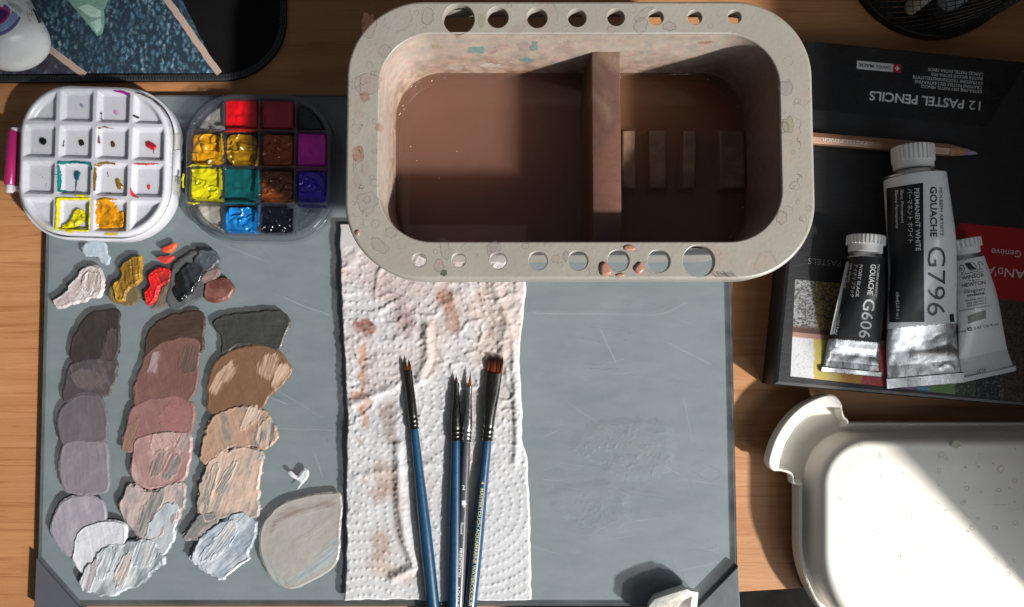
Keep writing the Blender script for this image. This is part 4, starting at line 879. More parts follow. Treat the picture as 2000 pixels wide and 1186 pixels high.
# ------------------------------------------------------------------ four brushes on the paper towel
HANDLE_BLUE = pmat('handle_blue', A(20, 68, 102, 1.35), .34, var=.1, feat=20, coat=.25)
HANDLE_GREY = pmat('handle_charcoal', (.07, .07, .078), .3, var=.08, feat=30, coat=.3)
FERR_DARK = pmat('ferrule_dark', (.10, .095, .088), .28, 1., var=.35, feat=14, stretch=(2, .4, 1))
FERR_SILV = pmat('ferrule_silver', (.55, .55, .57), .26, 1., var=.12, feat=20)
GOLD = pmat('print_gold', (.52, .44, .16), .45, var=.1); PWHITE = pmat('print_white', (.68, .68, .68), .5, var=.04)
def bristle_mat(name):
    return pmat(name, attr=True, rough=.42, var=.05, feat=4)
BR = bristle_mat('bristle_hair')
ZB = TZ + 17.
def brush(label, tip, fer0, fer1, end, w_tip, w_f0, w_f1, w_h, hmat, fmat, kind, texts=(), flatn=1., zoff=0.):
    """tip, ferrule start, ferrule end, far end: photograph pixels on the axis"""
    z0 = ZB + zoff; zz = lambda k: z0 + 6 * k
    root = thing('paint_brush', label, 'paint brush', U(*fer1, z0), 'brushes lying on the paper towel')
    a, b, c, d = (U(*q, z0) for q in (tip, fer0, fer1, end)); ax = (d - b); ax /= np.linalg.norm(ax); lat = np.array([-ax[1], ax[0], 0]); lat /= np.linalg.norm(lat)
    # hair: a tapered bundle of separate clumps with darker wet tips
    mb = MB(); n = 46 if kind != 'round' else 26; rngb = np.random.RandomState(len(label))
    L_ = np.linalg.norm(b - a)
    for i in range(n):
        u = (i / (n - 1) * 2 - 1); q = rngb.rand() * 2 - 1
        wb = u * w_f0 * (.36 if kind == 'round' else .46)
        if kind == 'round': we = u * w_tip * .5; ln = 1 - .55 * abs(u) ** 1.3
        elif kind == 'split': s_ = -1 if u < 0 else 1; we = s_ * w_f0 * .27 + (u - s_ * .5) * w_tip * .35; ln = 1 - .22 * abs(abs(u) - .5) * 2 - .05 * rngb.rand()
        else: we = u * w_tip * .5; ln = 1 - .04 * rngb.rand()
        hz = w_f0 * .42 * flatn * q * math.sqrt(max(.05, 1 - u * u))
        T = (np.array([0, .35, .6, .8, 1.]) if kind == 'round' else np.array([0, .3, .55, .78, 1.])) * ln
        bul = w_f0 * (.05 if kind == 'flat' else .04) * u * np.sin(T * np.pi)
        Cn = np.array([b - ax * L_ * t + lat * (wb * (1 - t ** 1.4) + we * t ** 1.4 + bb) + np.array([0, 0, hz * (1 - .8 * t)]) for t, bb in zip(T, bul)])
        th = max(.7, w_f0 / n * 1.4)
        n0 = mb.n; mb.sweep(Cn, lat, th * np.array([1, 1, .9, .6, .2]), th * np.array([1, 1, .9, .6, .2]), 5)
        base = np.array(A(126, 62, 24, 1.3)) * (.7 + .7 * rngb.rand()); dark = np.array((.012, .009, .008))
        cc = np.repeat(np.array([base * 1.3, base * 1.4, base, base * .35, dark]) if kind == 'round' else np.array([base * .75, base, base * .55, base * .16, dark]), 5, 0)
        mb.c[-3] = cc; mb.c[-2] = np.repeat(base[None] * .8, 5, 0); mb.c[-1] = np.repeat(dark[None], 5, 0)
    mb.build('bristles', BR, root, smooth=60)
    # ferrule with crimp rings
    Lf = np.linalg.norm(c - b); mb = MB(); T = []; RX = []; RZ = []
    for t in np.linspace(-.06, 1, 46):
        T.append(t); k = sstep(0, .75, np.array(max(t, 0))); rx = (w_f0 + (w_f1 - w_f0) * k) / 2 + .8; rz = (w_f0 * flatn * (1 - k) + w_f1 * k) / 2 + .8
        cr = 0
        for r0 in (.80, .88, .955): cr -= 1.3 * math.exp(-((t - r0) / .014) ** 2)
        cr += .7 * math.exp(-((t - .84) / .012) ** 2) + .7 * math.exp(-((t - .92) / .012) ** 2)
        RX.append(rx + cr); RZ.append(rz + cr)
    mb.sweep([b + (c - b) * t for t in T], lat, RX, RZ, 32); mb.build('ferrule', fmat, root, smooth=50)
    # handle
    Lh = np.linalg.norm(d - c); mb = MB(); T = np.linspace(0, 1, 30)
    RH = w_f1 / 2 - .4 + (w_h - w_f1) / 2 * sstep(0, .5, T) - w_h * .08 * sstep(.6, 1, T); RH[0] -= 1.0
    mb.sweep([c + (d - c) * t for t in T], lat, RH, RH, 32); mb.build('handle', hmat, root, smooth=60)
    if texts:
        def surf(x, y):
            t = ((x - c[0]) * ax[0] + (y - c[1]) * ax[1]); l_ = (x - c[0]) * lat[0] + (y - c[1]) * lat[1]
            r = np.interp(t / Lh, T, RH); return c[2] + (d[2] - c[2]) * t / Lh + r * np.sqrt(np.clip(1 - (l_ / r) ** 2, .03, 1))
        mb = MB()
        for tx in texts: text(mb, tx[0], tx[1], tx[2], tx[3], surf, 0, tx[4] if len(tx) > 4 else 0.01, 0, .35)
        if kind == 'round' and fmat is FERR_SILV:
            quad(mb, [(902, 978), (909, 978), (909, 987), (902, 987)], surf, 0, 2, 2, .35); ribbon(mb, [(903, 986), (906, 991), (911, 984)], 1.6, surf, 0, .4)
        mb.build('handle_lettering', GOLD if hmat is HANDLE_BLUE else PWHITE, root, smooth=0)
    return root
brush('blue handled brush with a small flat bristle tip split in two points', (796, 700), (797, 731), (809, 838), (862, 1330), 5, 15, 17, 25, HANDLE_BLUE, FERR_DARK, 'split', flatn=.55)
brush('blue handled brush with a short pointed round tip and no lettering', (891, 730), (891, 754), (890, 860), (886, 1330), .6, 9, 19, 26, HANDLE_BLUE, FERR_DARK, 'round')
brush('charcoal handled round brush with a silver ferrule', (918.5, 722), (917, 761), (911, 863), (889, 1330), .5, 8, 17, 21, HANDLE_GREY, FERR_SILV, 'round', [('2', (902, 957), (908, 957), 9.5), ('Round', (900, 1021), (898.5, 1043), 5.5), ('PRINCETON', (897, 1071), (893.5, 1127), 6.5), ('AQUA ELITE', (892, 1144), (888, 1206), 6.5)])
brush('blue handled wide flat brush with gold lettering', (966, 695), (964.5, 736), (951, 860), (904, 1330), 28, 28, 20, 25, HANDLE_BLUE, FERR_DARK, 'flat', [('4', (940, 940), (939.6, 946), 6), ('MASTERTOUCH AQUAMARINE WATERCOLOUR', (938.5, 954), (915, 1184), 6.4), ('N', (914.5, 1190), (914, 1196), 6.4)], flatn=.42)
# ------------------------------------------------------------------ hinged paint box (white lid lying open, clear tray with paints)
pb = thing('paint_box', 'open hinged paint box, white lid on the left and clear tray of sixteen paints', 'paint box', U(345, 320, GT))
WPL = pmat('white_plastic', (.50, .51, .555), .3, var=.03, feat=50, coat=.15, sub=.8)
LZ = GT + 44.
lc, lrot = (182.5, 314.5), .030
c_, s_ = math.cos(lrot), math.sin(lrot)
LS = sd_rr(lc[0], lc[1], 146, 146, 98, lrot)
def wells(X, Y, cx, cy, rot, pitch, half, OS, margin):
    x = (X - cx) * math.cos(rot) + (Y - cy) * math.sin(rot); y = -(X - cx) * math.sin(rot) + (Y - cy) * math.cos(rot)
    u = x - (np.clip(np.floor(x / pitch), -2, 1) + .5) * pitch; v = y - (np.clip(np.floor(y / pitch), -2, 1) + .5) * pitch
    q = np.maximum(np.abs(u), np.abs(v)) - half
    r = 5.; qx = np.abs(u) - half + r; qy = np.abs(v) - half + r
    q = np.hypot(np.maximum(qx, 0), np.maximum(qy, 0)) + np.minimum(np.maximum(qx, qy), 0) - r
    return np.maximum(q, OS(X, Y) + margin)
WD = 10.
def lid_z(X, Y, d):
    w_ = -wells(X, Y, lc[0], lc[1], lrot, 71.6, 32.2, LS, 8.5)
    z = (LZ - GT) - WD * sstep(0, 8.5, w_) - 3.2 * (1 - sstep(0, 4.5, d))
    return z + .4 * np.exp(-((w_ + 1.5) / 1.5) ** 2)
mb = MB(); field(mb, (lc[0] - 152, lc[0] + 152, lc[1] - 152, lc[1] + 152), 1.25, LS, lid_z, GT, None, 0, GT + 6, plane=LZ)
# outer flange standing round the tray, lower down
def rot_loop(L, c, r): 
    L = L - c; return np.c_[L[:, 0] * math.cos(r) - L[:, 1] * math.sin(r), L[:, 0] * math.sin(r) + L[:, 1] * math.cos(r)] + c
cW = U(*lc, LZ)[:2]; k_ = float(U(1100, 314, LZ)[0] - U(1000, 314, LZ)[0]) / 100
hw = 146 * k_
fl_ = lambda d: rot_loop(rr(cW[0] - hw - d, cW[0] + hw + d, cW[1] - hw - d, cW[1] + hw + d, 98 * k_ + d, 20), cW, -lrot)
mb.loft([Z(fl_(6.5), GT + .4), Z(fl_(7), GT + 3), Z(fl_(7), GT + 27), Z(fl_(6.2), GT + 29.5), Z(fl_(4.5), GT + 30.5), Z(fl_(2.6), GT + 29), Z(fl_(1.6), GT + 24), Z(fl_(1.2), GT + 6)])
mb.cap(Z(fl_(6.5), GT + .4), flip=True)
lid = mb.build('lid', WPL, pb, smooth=50)
# leftovers in the wells of the lid
FZ = LZ - WD
def well_paint(f, bb, c, h=1.2, lift=FZ, kc=1.4, c2=None, mat=WET, name='paint_residue', seed=3):
    C1 = np.array(A(*c, kc)); C2 = np.array(A(*(c2 or tuple(q * .75 for q in c)), kc)); mb = MB()
    sf = lambda X, Y: f(X, Y) + (fbm(X / 5, Y / 5, seed, 2) - .5) * 2.4
    zf = lambda X, Y, d: lid_z(X, Y, 100.) + .3 + h * sstep(-.2, 2.5, d) * (.45 + fbm(X / 7, Y / 7, seed + 2, 3))
    cf = lambda X, Y, d: C1 + (C2 - C1) * sstep(.4, .7, fbm(X / 8, Y / 8, seed + 5, 3))[..., None]
    field(mb, bb, .9, sf, zf, GT, cf, 0, None, plane=LZ); return mb.build(name, mat, lid, smooth=75)
def wl(P_, wd, c, h=1.0, lift=FZ, kc=1.4, seed=3, c2=None):
    P_ = np.array(P_, float); m_ = np.max(wd) + 3
    return well_paint(sd_line(P_, wd), (P_[:, 0].min() - m_, P_[:, 0].max() + m_, P_[:, 1].min() - m_, P_[:, 1].max() + m_), c, h, lift, kc, c2, seed=seed)
wl([(76, 271), (78, 274)], 6.5, (22, 22, 24), 2); wl([(152, 275), (153, 277)], 5.5, (48, 36, 34), 1.5); wl([(213, 276), (215, 281)], [3.5, 4.5], (96, 52, 44), 1.2)
wl([(285, 279), (294, 284)], [7, 6.5], (178, 26, 44), 2.5, kc=1.1); wl([(295, 292), (296, 299)], .8, (190, 60, 60), .3); wl([(302, 307), (314, 312)], [1.6, .6], (160, 70, 66), .4, seed=5)
wl([(144, 337), (144, 346)], [6.5, 4.5], (6, 84, 98), 2); wl([(144, 345), (141, 370)], [1.6, .8], (30, 120, 128), .4)
wl([(224, 350), (228, 362)], [4, 6], (150, 116, 24), 2.5); wl([(204, 334), (206, 342)], 1., (150, 120, 50), .4)
wl([(285, 361), (286, 365)], 3., (214, 60, 70), 1); wl([(151, 201), (157, 206)], [2.5, 3], (190, 196, 222), .3); wl([(220, 215), (222, 217)], 3.2, (206, 160, 214), .5); wl([(76, 344), (77, 344)], 1.2, (140, 150, 214), .4); wl([(84, 356), (83, 364)], 1.5, (196, 206, 214), .3)
HW = LZ - 7
wl([(115, 318), (146, 316.5), (176, 320), (178, 330)], [3, 2, 3, 3.2], (10, 130, 134), .8, HW, seed=8); wl([(114, 324), (115, 345), (114, 372), (128, 373), (138, 374)], [2, 2.5, 2, 1.4, 2], (16, 138, 142), .8, HW, seed=9); wl([(105, 342), (116, 340)], [.8, 2.], (130, 196, 198), .4, LZ, seed=4)
wl([(187, 322), (205, 318), (224, 320)], [2, 2.4, 1.4], (150, 112, 20), .9, HW, seed=11); wl([(186, 330), (185, 345), (184, 372)], [2, 2.6, 1.2], (160, 120, 24), .9, HW, seed=12); wl([(202, 375), (210, 376)], 1.2, (150, 116, 40), .4, FZ + 8)
wl([(262, 320), (285, 321), (308, 320)], [1.2, 2.2, .8], (232, 84, 92), .6, HW, seed=13); wl([(255, 368), (258, 380), (270, 386)], [.8, 2.4, 1], (226, 60, 64), .6, HW, seed=14)
wl([(222, 177), (240, 180), (250, 184), (251, 192)], [.8, 2.8, 3.5, 2], (168, 20, 158), 1., HW, seed=15); wl([(194, 218), (194, 231), (204, 235)], .7, (90, 60, 90), .3, HW, seed=16); wl([(263, 180), (282, 186), (300, 196), (310, 207)], [.6, 1.2, .7, .8], (96, 88, 70), .3, LZ - 1, seed=17); wl([(262, 226), (265, 227)], 2.2, (60, 66, 64), .4, FZ + 8)
wl([(191, 250), (204, 248), (220, 251)], [.6, 1., .5], (120, 70, 60), .3, HW, seed=18); wl([(191, 262), (191, 278)], [.9, 1.2], (130, 80, 66), .3, HW, seed=19); wl([(121, 272), (120, 284)], .7, (70, 60, 60), .3, HW)
yl = (222, 208, 14)
wl([(112, 388), (140, 388), (174, 388), (174, 420), (172, 450), (140, 449), (110, 446), (112, 415), (112, 388)], 3.0, yl, 2., HW + 2, 1.15, 20, (190, 182, 20)); wl([(150, 381), (162, 382)], 3, yl, 1.5, LZ, 1.15); wl([(122, 444), (132, 450), (140, 454)], [2, 4, 2], yl, 2, LZ, 1.15, 21)
P_ = smooth_loop([(118, 438), (132, 430), (140, 412), (150, 406), (160, 412), (162, 428), (150, 436), (142, 444), (120, 446)]); well_paint(sd_poly(P_), (112, 168, 400, 450), (206, 196, 22), 6, FZ, 1.15, (150, 142, 18), seed=22)
wl([(64, 424), (85, 440), (105, 452)], [.5, 1.6, 1.], (224, 218, 150), .3, FZ + 12, seed=24)
P_ = smooth_loop([(187, 400), (190, 390), (210, 388), (220, 395), (228, 412), (238, 412), (238, 440), (215, 444), (188, 444), (186, 420)]); well_paint(sd_poly(P_), (180, 244, 384, 450), (222, 150, 16), 3, FZ + 1, 1.2, (160, 108, 16), seed=25)
wl([(190, 392), (200, 388), (228, 390)], [2, 3, 1], (210, 150, 20), 1.2, HW, seed=26); wl([(206, 457), (228, 457)], 2.5, (226, 190, 80), .5, LZ - 1, seed=27)
# ---- clear tray
TZ0 = GT; TZ1 = GT + 42.
tc_, trot = (505., 325.5), .016
TS = sd_rr(tc_[0], tc_[1], 143, 141, 96, trot)
CLEAR = clear_mat('clear_plastic', (.90, .915, .935), .06, .22, .05, (.28, .30, .37), 1.5)
def tray_z(X, Y, d):
    w_ = -wells(X, Y, tc_[0], tc_[1], trot, 71., 33.6, TS, 9)
    return 42 - 34 * sstep(0, 2.8, w_) - 2 * (1 - sstep(0, 3, d)) + .8 * np.exp(-((w_ + 1.2) / 1.2) ** 2)
mb = MB(); field(mb, (tc_[0] - 148, tc_[0] + 148, tc_[1] - 148, tc_[1] + 148), 1.3, TS, tray_z, GT, None, 0, GT + 5, plane=TZ1)
cT = U(*tc_, TZ1)[:2]; h1, h2 = 143 * k_, 141 * k_
ft = lambda d: rot_loop(rr(cT[0] - h1 - d, cT[0] + h1 + d, cT[1] - h2 - d, cT[1] + h2 + d, 96 * k_ + d, 20), cT, -trot)
mb.loft([Z(ft(5.5), GT + .4), Z(ft(6), GT + 3), Z(ft(6), GT + 25), Z(ft(5), GT + 27.5), Z(ft(3.5), GT + 28), Z(ft(2), GT + 26), Z(ft(1.4), GT + 6)])
tray = mb.build('tray', CLEAR, pb, smooth=50); tray['label'] = 'clear plastic paint tray'
COLS = [[('milky white', (150, 148, 144), 0), ('red', (196, 8, 20), 1), ('crimson', (168, 0, 34), 1), ('black', (6, 6, 7), 2)],
        [('golden yellow', (206, 146, 16), 3), ('ochre', (160, 118, 8), 3), ('burnt orange', (150, 62, 6), 3), ('magenta', (190, 8, 152), 1)],
        [('lemon yellow', (214, 204, 14), 4), ('deep teal', (0, 92, 92), 1), ('brown', (104, 50, 16), 3), ('ultramarine', (52, 26, 168), 3)],
        [('cream', (186, 182, 168), 0), ('sky blue', (22, 122, 196), 3), ('indigo black', (6, 9, 22), 3), ('clear', (120, 128, 134), 5)]]
PT = pmat('pan_paint', attr=True, rough=.12, var=.08, feat=12, rv=.08, coat=.7, bump=(9, .8))
for j in range(4):
    for i in range(4):
        nm, c, kind = COLS[j][i]; u, v = (i - 1.5) * 71., (j - 1.5) * 71.
        cx = tc_[0] + u * math.cos(trot) - v * math.sin(trot); cy = tc_[1] + u * math.sin(trot) + v * math.cos(trot); sd_ = i * 7 + j * 31 + 3
        sq = sd_rr(cx, cy, 33.2, 33.2, 4, trot)
        if kind == 3: sq = sd_rr(cx + 1, cy + 2, 32.4, 32.4, 20 if nm in ('sky blue', 'golden yellow', 'ochre') else 9, trot)
        f = lambda X, Y, sq=sq: np.maximum(sq(X, Y), TS(X, Y) + 10)
        kc = (.55 if nm == 'magenta' else .75 if i == 3 else 1.) if i > 1 or j == 0 else 1.25
        C1 = np.array(A(*c, kc)); hb = {0: 4., 1: 21., 2: 16., 3: 20., 4: 24., 5: 1.5}[kind]
        def zf(X, Y, d, cx=cx, cy=cy, s=sd_, kind=kind, hb=hb):
            r = np.hypot(X - cx, Y - cy); th = np.arctan2(Y - cy, X - cx)
            z = hb * np.ones_like(X)
            if kind == 3: z = z + 1.5 * np.sin(r / 3.4 + th + 2.5 * fbm(X / 18, Y / 18, s, 2)) * sstep(30, 22, r) * sstep(3, 9, r) + 3.5 * np.exp(-(r / 7) ** 2) - 3.2 * np.exp(-((X - cx + 5) ** 2 + (Y - cy - 3) ** 2) / 22.) + 5 * (fbm(X / 17, Y / 17, s + 3, 2) - .5) + 4.5 * np.exp(-np.hypot(X - cx - 2, Y - cy + 1) / 3.5) + 3 * sstep(.8, 1., 1 - np.abs(2 * fbm(X / 20, Y / 16, s + 7, 2) - 1))
            if kind == 4: z = z + 8 * (fbm(X / 22, Y / 16, s, 3) - .5) + 3.5 * sstep(.82, 1, 1 - np.abs(2 * fbm(X / 26, Y / 18, s + 7, 2) - 1))
            if kind in (1, 2): z = z + 9 * (fbm(X / 34, Y / 34, s, 3) - .5) - 2.5 * np.exp(-(((X - cx + 3) ** 2 + (Y - cy - 4) ** 2) / 40.)) + 2.2 * np.exp(-(((X - cx + 6) ** 2 + (Y - cy - 10) ** 2) / 20.)) + (2 * fbm(X / 6, Y / 6, s + 5, 3) if kind == 2 else 0)
            if kind == 0: z = z + 5 * fbm(X / 20, Y / 20, s, 3)
            if kind == 5: z = z + 2.2 * sstep(.72, .8, vn(X / 3.2, Y / 3.2, s))
            return z * sstep(-1, 4, d)
        cf = lambda X, Y, d, C1=C1, s=sd_, cx=cx, cy=cy: C1 * (.72 + .55 * fbm((X - cx) / 16 + 9, (Y - cy) / 16 + 5, s + 11, 3))[..., None]
        mb = MB(); field(mb, (cx - 34, cx + 34, cy - 34, cy + 34), 1.0, f, zf, GT + 9, cf, 0, GT + 8.4, plane=GT + 30.)
        o = mb.build('paint_pan', PT if kind != 5 else CLEAR, pb, smooth=75); o['label'] = nm + ' paint filling one square of the clear tray' if kind != 5 else 'empty corner square with water drops'
# paint smeared over the walls between squares
def ws(P_, wd, c, seed=5, kc=1.3):
    P_ = np.array(P_, float); m_ = np.max(wd) + 3; C1 = np.array(A(*c, kc)); mb = MB(); f = sd_line(P_, wd)
    field(mb, (P_[:, 0].min() - m_, P_[:, 0].max() + m_, P_[:, 1].min() - m_, P_[:, 1].max() + m_), .9, lambda X, Y: f(X, Y) + (fbm(X / 4, Y / 4, seed, 2) - .5) * 3.2, lambda X, Y, d: .2 + .8 * sstep(0, 2, d), TZ1 + .3, lambda X, Y, d: C1 * (.8 + .5 * fbm(X / 6, Y / 6, seed, 2))[..., None], 0, TZ1 - 3)
    mb.build('paint_smear', PT, tray, smooth=75)
ws([(366, 325), (380, 322), (412, 324)], [.6, 1.6, .6], (205, 196, 20), 3); ws([(358, 340), (356, 352), (357, 366)], [.8, 1.8, .7], (206, 200, 24), 4); ws([(366, 395), (378, 398), (390, 396)], [.8, 2, .6], (200, 196, 40), 6); ws([(431, 334), (432, 350), (432, 370)], [.5, 1.5, .6], (196, 190, 30), 7)
ws([(440, 256), (470, 254), (498, 255)], [1.5, 3, 1], (176, 30, 10), 8); ws([(505, 290), (504, 310), (500, 322)], [1, 2.2, 2.5], (170, 120, 20), 9); ws([(432, 262), (434, 300)], [1.5, 2.2], (180, 140, 20), 10); ws([(504, 335), (504, 380)], 2, (0, 92, 98), 11); ws([(440, 397), (470, 396), (495, 398)], 1.8, (0, 90, 100), 12); ws([(580, 331), (610, 331), (638, 331)], 2.2, (130, 6, 110), 13); ws([(585, 402), (610, 404), (635, 404)], 2.6, (64, 60, 150), 14); ws([(506, 402), (504, 440)], 1.6, (16, 90, 150), 15); ws([(512, 326), (540, 325)], 1.5, (120, 50, 20), 16)
# ---- hinge and clasp
hz = GT + 24
CLR2 = clear_mat('hinge_clear', (.9, .9, .86), .22, .1, .1, (.6, .6, .52), 1.5)
for y_a, y_b, mt in ((262, 293, CLR2), (346, 382, CLR2), (294, 345, WPL)):
    mb = MB(); a_ = U(346, y_a, hz); b_ = U(344, y_b, hz); mb.sweep([a_, a_ + (b_ - a_) * .04, a_ + (b_ - a_) * .96, b_], np.array([1., 0, 0]), np.array([6, 7.5, 7.5, 6]), np.array([6, 7.5, 7.5, 6]), 18); mb.build('hinge_knuckle', mt, pb, smooth=40)
mb = MB(); a_ = U(26, 256, GT + 26); b_ = U(19.5, 362, GT + 26); mb.sweep([a_, a_ + (b_ - a_) * .02, a_ + (b_ - a_) * .98, b_], np.array([1., 0, 0]), np.array([8.5, 10, 10, 8.5]), np.array([8.5, 10, 10, 8.5]), 26)
mb.build('clasp', pmat('clasp_magenta', (.31, .012, .105), .25, var=.04, coat=.5), pb, smooth=40)
for p, q, w_ in (((20, 362), (19, 375), 7), ((30, 251), (31, 257), 8)):
    mb = MB(); a_ = U(*p, GT + 25); b_ = U(*q, GT + 25); mb.sweep([a_, b_, b_ + (b_ - a_) * .15], np.array([1., 0, 0]), [w_, w_, w_ * .6], [w_, w_, w_ * .6], 20); mb.build('clasp_pin', WPL, pb, smooth=40)
for p, q in (((26, 254), (44, 260)), ((19, 368), (38, 366))):
    mb = MB(); a_ = U(*p, GT + 24); b_ = U(*q, GT + 24); mb.box(min(a_[0], b_[0]), max(a_[0], b_[0]), a_[1] - 5, a_[1] + 5, GT + 12, GT + 26, b=1.5); mb.build('clasp_bracket', WPL, pb, smooth=40)
# ------------------------------------------------------------------ pastel pencil box
BZ = 66.0
bx = thing('pastel_box', 'flat black box of pastel pencils under the three gouache tubes', 'pencil box', U(1780, 430, 0))
q0, q1 = U(1577, 77, BZ), U(1512, 752, BZ); q2 = U(2000, 119, BZ) ; q3 = U(2000, 794, BZ)
eR = 330.
q2 = q0 + (q2 - q0) / np.linalg.norm(q2 - q0) * 740; q3 = q1 + (q3 - q1) / np.linalg.norm(q3 - q1) * 800
bw = ccw(np.array([q0[:2], q1[:2], q3[:2], q2[:2]]))
mb = MB(); mb.prism(bw, 0, BZ, b=7)
BOXB = pmat('box_black', (.016, .016, .018), .46, var=.25, feat=8, stretch=(.25, 1.6, 1), bump=(4, .25), spec=.5)
mb.build('case', BOXB, bx, smooth=25)
bs = flat(BZ)
mb = MB(); poly_print(mb, [(1583, 84), (2330, 152), (2000, 132), (1928, 248), (1576, 213)], bs, 0, .12)
mb.build('glossy_panel', pmat('panel_black', (.009, .009, .010), .3, var=.1), bx, smooth=0)
RED = pmat('box_red', (.36, .008, .012), .4, var=.04); SWW = pmat('box_white', (.55, .55, .55), .5, var=.04); INKS = [pmat('ink_white', (.62, .62, .62), .5, var=.03), pmat('ink_pale', (.66, .56, .56), .5, var=.03), pmat('ink_grey', (.20, .20, .20), .5, var=.03), pmat('ink_black', (.02, .02, .02), .5)]
mb = MB(); poly_print(mb, [(1874, 436), (2330, 476), (2330, 618), (1900, 580), (1846, 478)], bs, 0, .3); mb.build('red_panel', RED, bx, smooth=0)
mb = MB(); poly_print(mb, [(1674, 118.4), (1745, 125.2), (1744, 140.9), (1673.2, 134.6)], bs, 0, .3); mb.build('white_label', SWW, bx, smooth=0)
mb = MB(); poly_print(mb, [(1745, 125.2), (1760.8, 126.4), (1759.6, 142.2), (1744, 140.9)], bs, 0, .4); badge = mb.build('red_badge', RED, bx, smooth=0)
a_ = np.array((1752.4, 133.7)); u_ = np.array((.9965, .083)); v_ = np.array((-.083, .9965)); A_, B_ = 4.7, 1.5
mb = MB(); poly_print(mb, [a_ + u_ * p + v_ * q for p, q in ((A_, B_), (B_, B_), (B_, A_), (-B_, A_), (-B_, B_), (-A_, B_), (-A_, -B_), (-B_, -B_), (-B_, -A_), (B_, -A_), (B_, -B_), (A_, -B_))], bs, 0, .8); mb.build('white_cross', SWW, badge, smooth=0)
for tx, p_, q_, cp, mi, bd in [('12', (1915.5, 198.6), (1893, 196.6), 18, 0, 0.), ('PASTEL PENCILS', (1883.5, 195.6), (1699, 178.2), 18, 0, .022),
    ('EXTRA-FINE DRY PASTEL PENCILS', (1917.5, 176.5), (1799, 165.6), 6.2, 0, .008), ('CRAYONS PASTELS SECS EXTRA-FINS', (1918, 168.5), (1787, 156.3), 6.2, 0, .008), ('EXTRAFEINE TROCKENPASTELLSTIFTE', (1918.6, 160), (1783, 147.2), 6.2, 0, .008), ('MATITE SECCHE EXTRA-FINI', (1919.2, 151.2), (1819.5, 142), 6.2, 0, .008), ('LÁPICES PASTEL EXTRA FINOS', (1919.8, 142.6), (1813, 132.6), 6.2, 0, .008),
    ('PASTELS', (1643, 510), (1579, 504), 12, 2, 0), ('Genève', (1995, 490.5), (1937, 485.2), 13.5, 1, 0), ('AN', (2003, 528), (1963, 524), 18, 1, .004), ('D', (1959, 523.4), (1949.5, 522.5), 13, 1, .006), ("'", (1946.5, 522), (1944, 521.8), 18, 1, .004), ('A', (1944, 521.8), (1924, 519.8), 18, 1, .004), ('SWISS MADE', (1740.5, 129.8), (1677.5, 123.4), 6.8, 3, .012)]:
    mb = MB(); text(mb, tx, p_, q_, cp, bs, 0, bd, 0, .8); mb.build('box_lettering', INKS[mi], bx, smooth=0)
# printed strip of pastel strokes: flat print, grained like rubbed pastel on rough paper
cs = [(1553, 546), (2330, 612), (2330, 822), (1544, 735)]
n, m = 130, 420
uu, vv = np.meshgrid(np.linspace(0, 1, m + 1), np.linspace(0, 1, n + 1))
c4 = np.array(cs, float); PX = (c4[0][0] * (1 - uu) + c4[1][0] * uu) * (1 - vv) + (c4[3][0] * (1 - uu) + c4[2][0] * uu) * vv
PY = (c4[0][1] * (1 - uu) + c4[1][1] * uu) * (1 - vv) + (c4[3][1] * (1 - uu) + c4[2][1] * uu) * vv
g1 = fbm(PX / 2.6, PY / 2.0, 81, 2); edge = PX + 8 * (fbm(PX / 9, PY / 9, 83, 2) - .5)
up_ = [((1592, (.30, .30, .30)), (1645, (.30, .21, .05)), (1690, (.42, .15, .05)), (1760, (.35, .02, .03)), (1830, (.18, .06, .18)), (1900, (.06, .06, .06)), (1955, (.035, .032, .03)), (2400, (.045, .028, .024)))][0]
lo_c = [((1590, (.56, .56, .58)), (1640, (.50, .40, .08)), (1684, (.58, .28, .05)), (1738, (.50, .05, .06)), (1792, (.25, .10, .30)), (1816, (.08, .25, .5)), (1866, (.14, .25, .06)), (1905, (.035, .06, .035)), (1952, (.022, .022, .026)), (2400, (.06, .035, .032)))][0]
def pick(tab): 
    C = np.zeros(PX.shape + (3,)); prev = -1e9
    for x, c in tab: C[(edge >= prev) & (edge < x)] = c; prev = x
    return C
Cu, Cl = pick(up_), pick(lo_c); upm = (vv < .50)[..., None]
k = np.where(vv < .5, sstep(.42, .58, g1), sstep(.16, .40, g1))[..., None]
paper_dark = np.where(upm, .07, .20) * np.ones(3) + Cl * np.where(upm, 0, .35)
C = np.where(upm, Cu, Cl) * k + paper_dark * (1 - k)
band = (sstep(.46, .50, vv) * (1 - sstep(.585, .60, vv)))[..., None]
bc = np.where((vv < .545)[..., None], np.array((.09, .045, .035)), np.array((.36, .20, .16)))
C = C * (1 - band) + bc * band; C = np.where(((PX > 1960)[..., None]), np.array((.05, .034, .03)) * (.5 + 1.1 * sstep(.35, .6, g1))[..., None], C)
P3 = drape(PX, PY, bs, .2); mb = MB(); mb.grid(P3[::-1], 0, C[::-1]); mb.build('pastel_print', pmat('print_pastel', attr=True, rough=.42, var=.05, feat=4), bx, smooth=0)

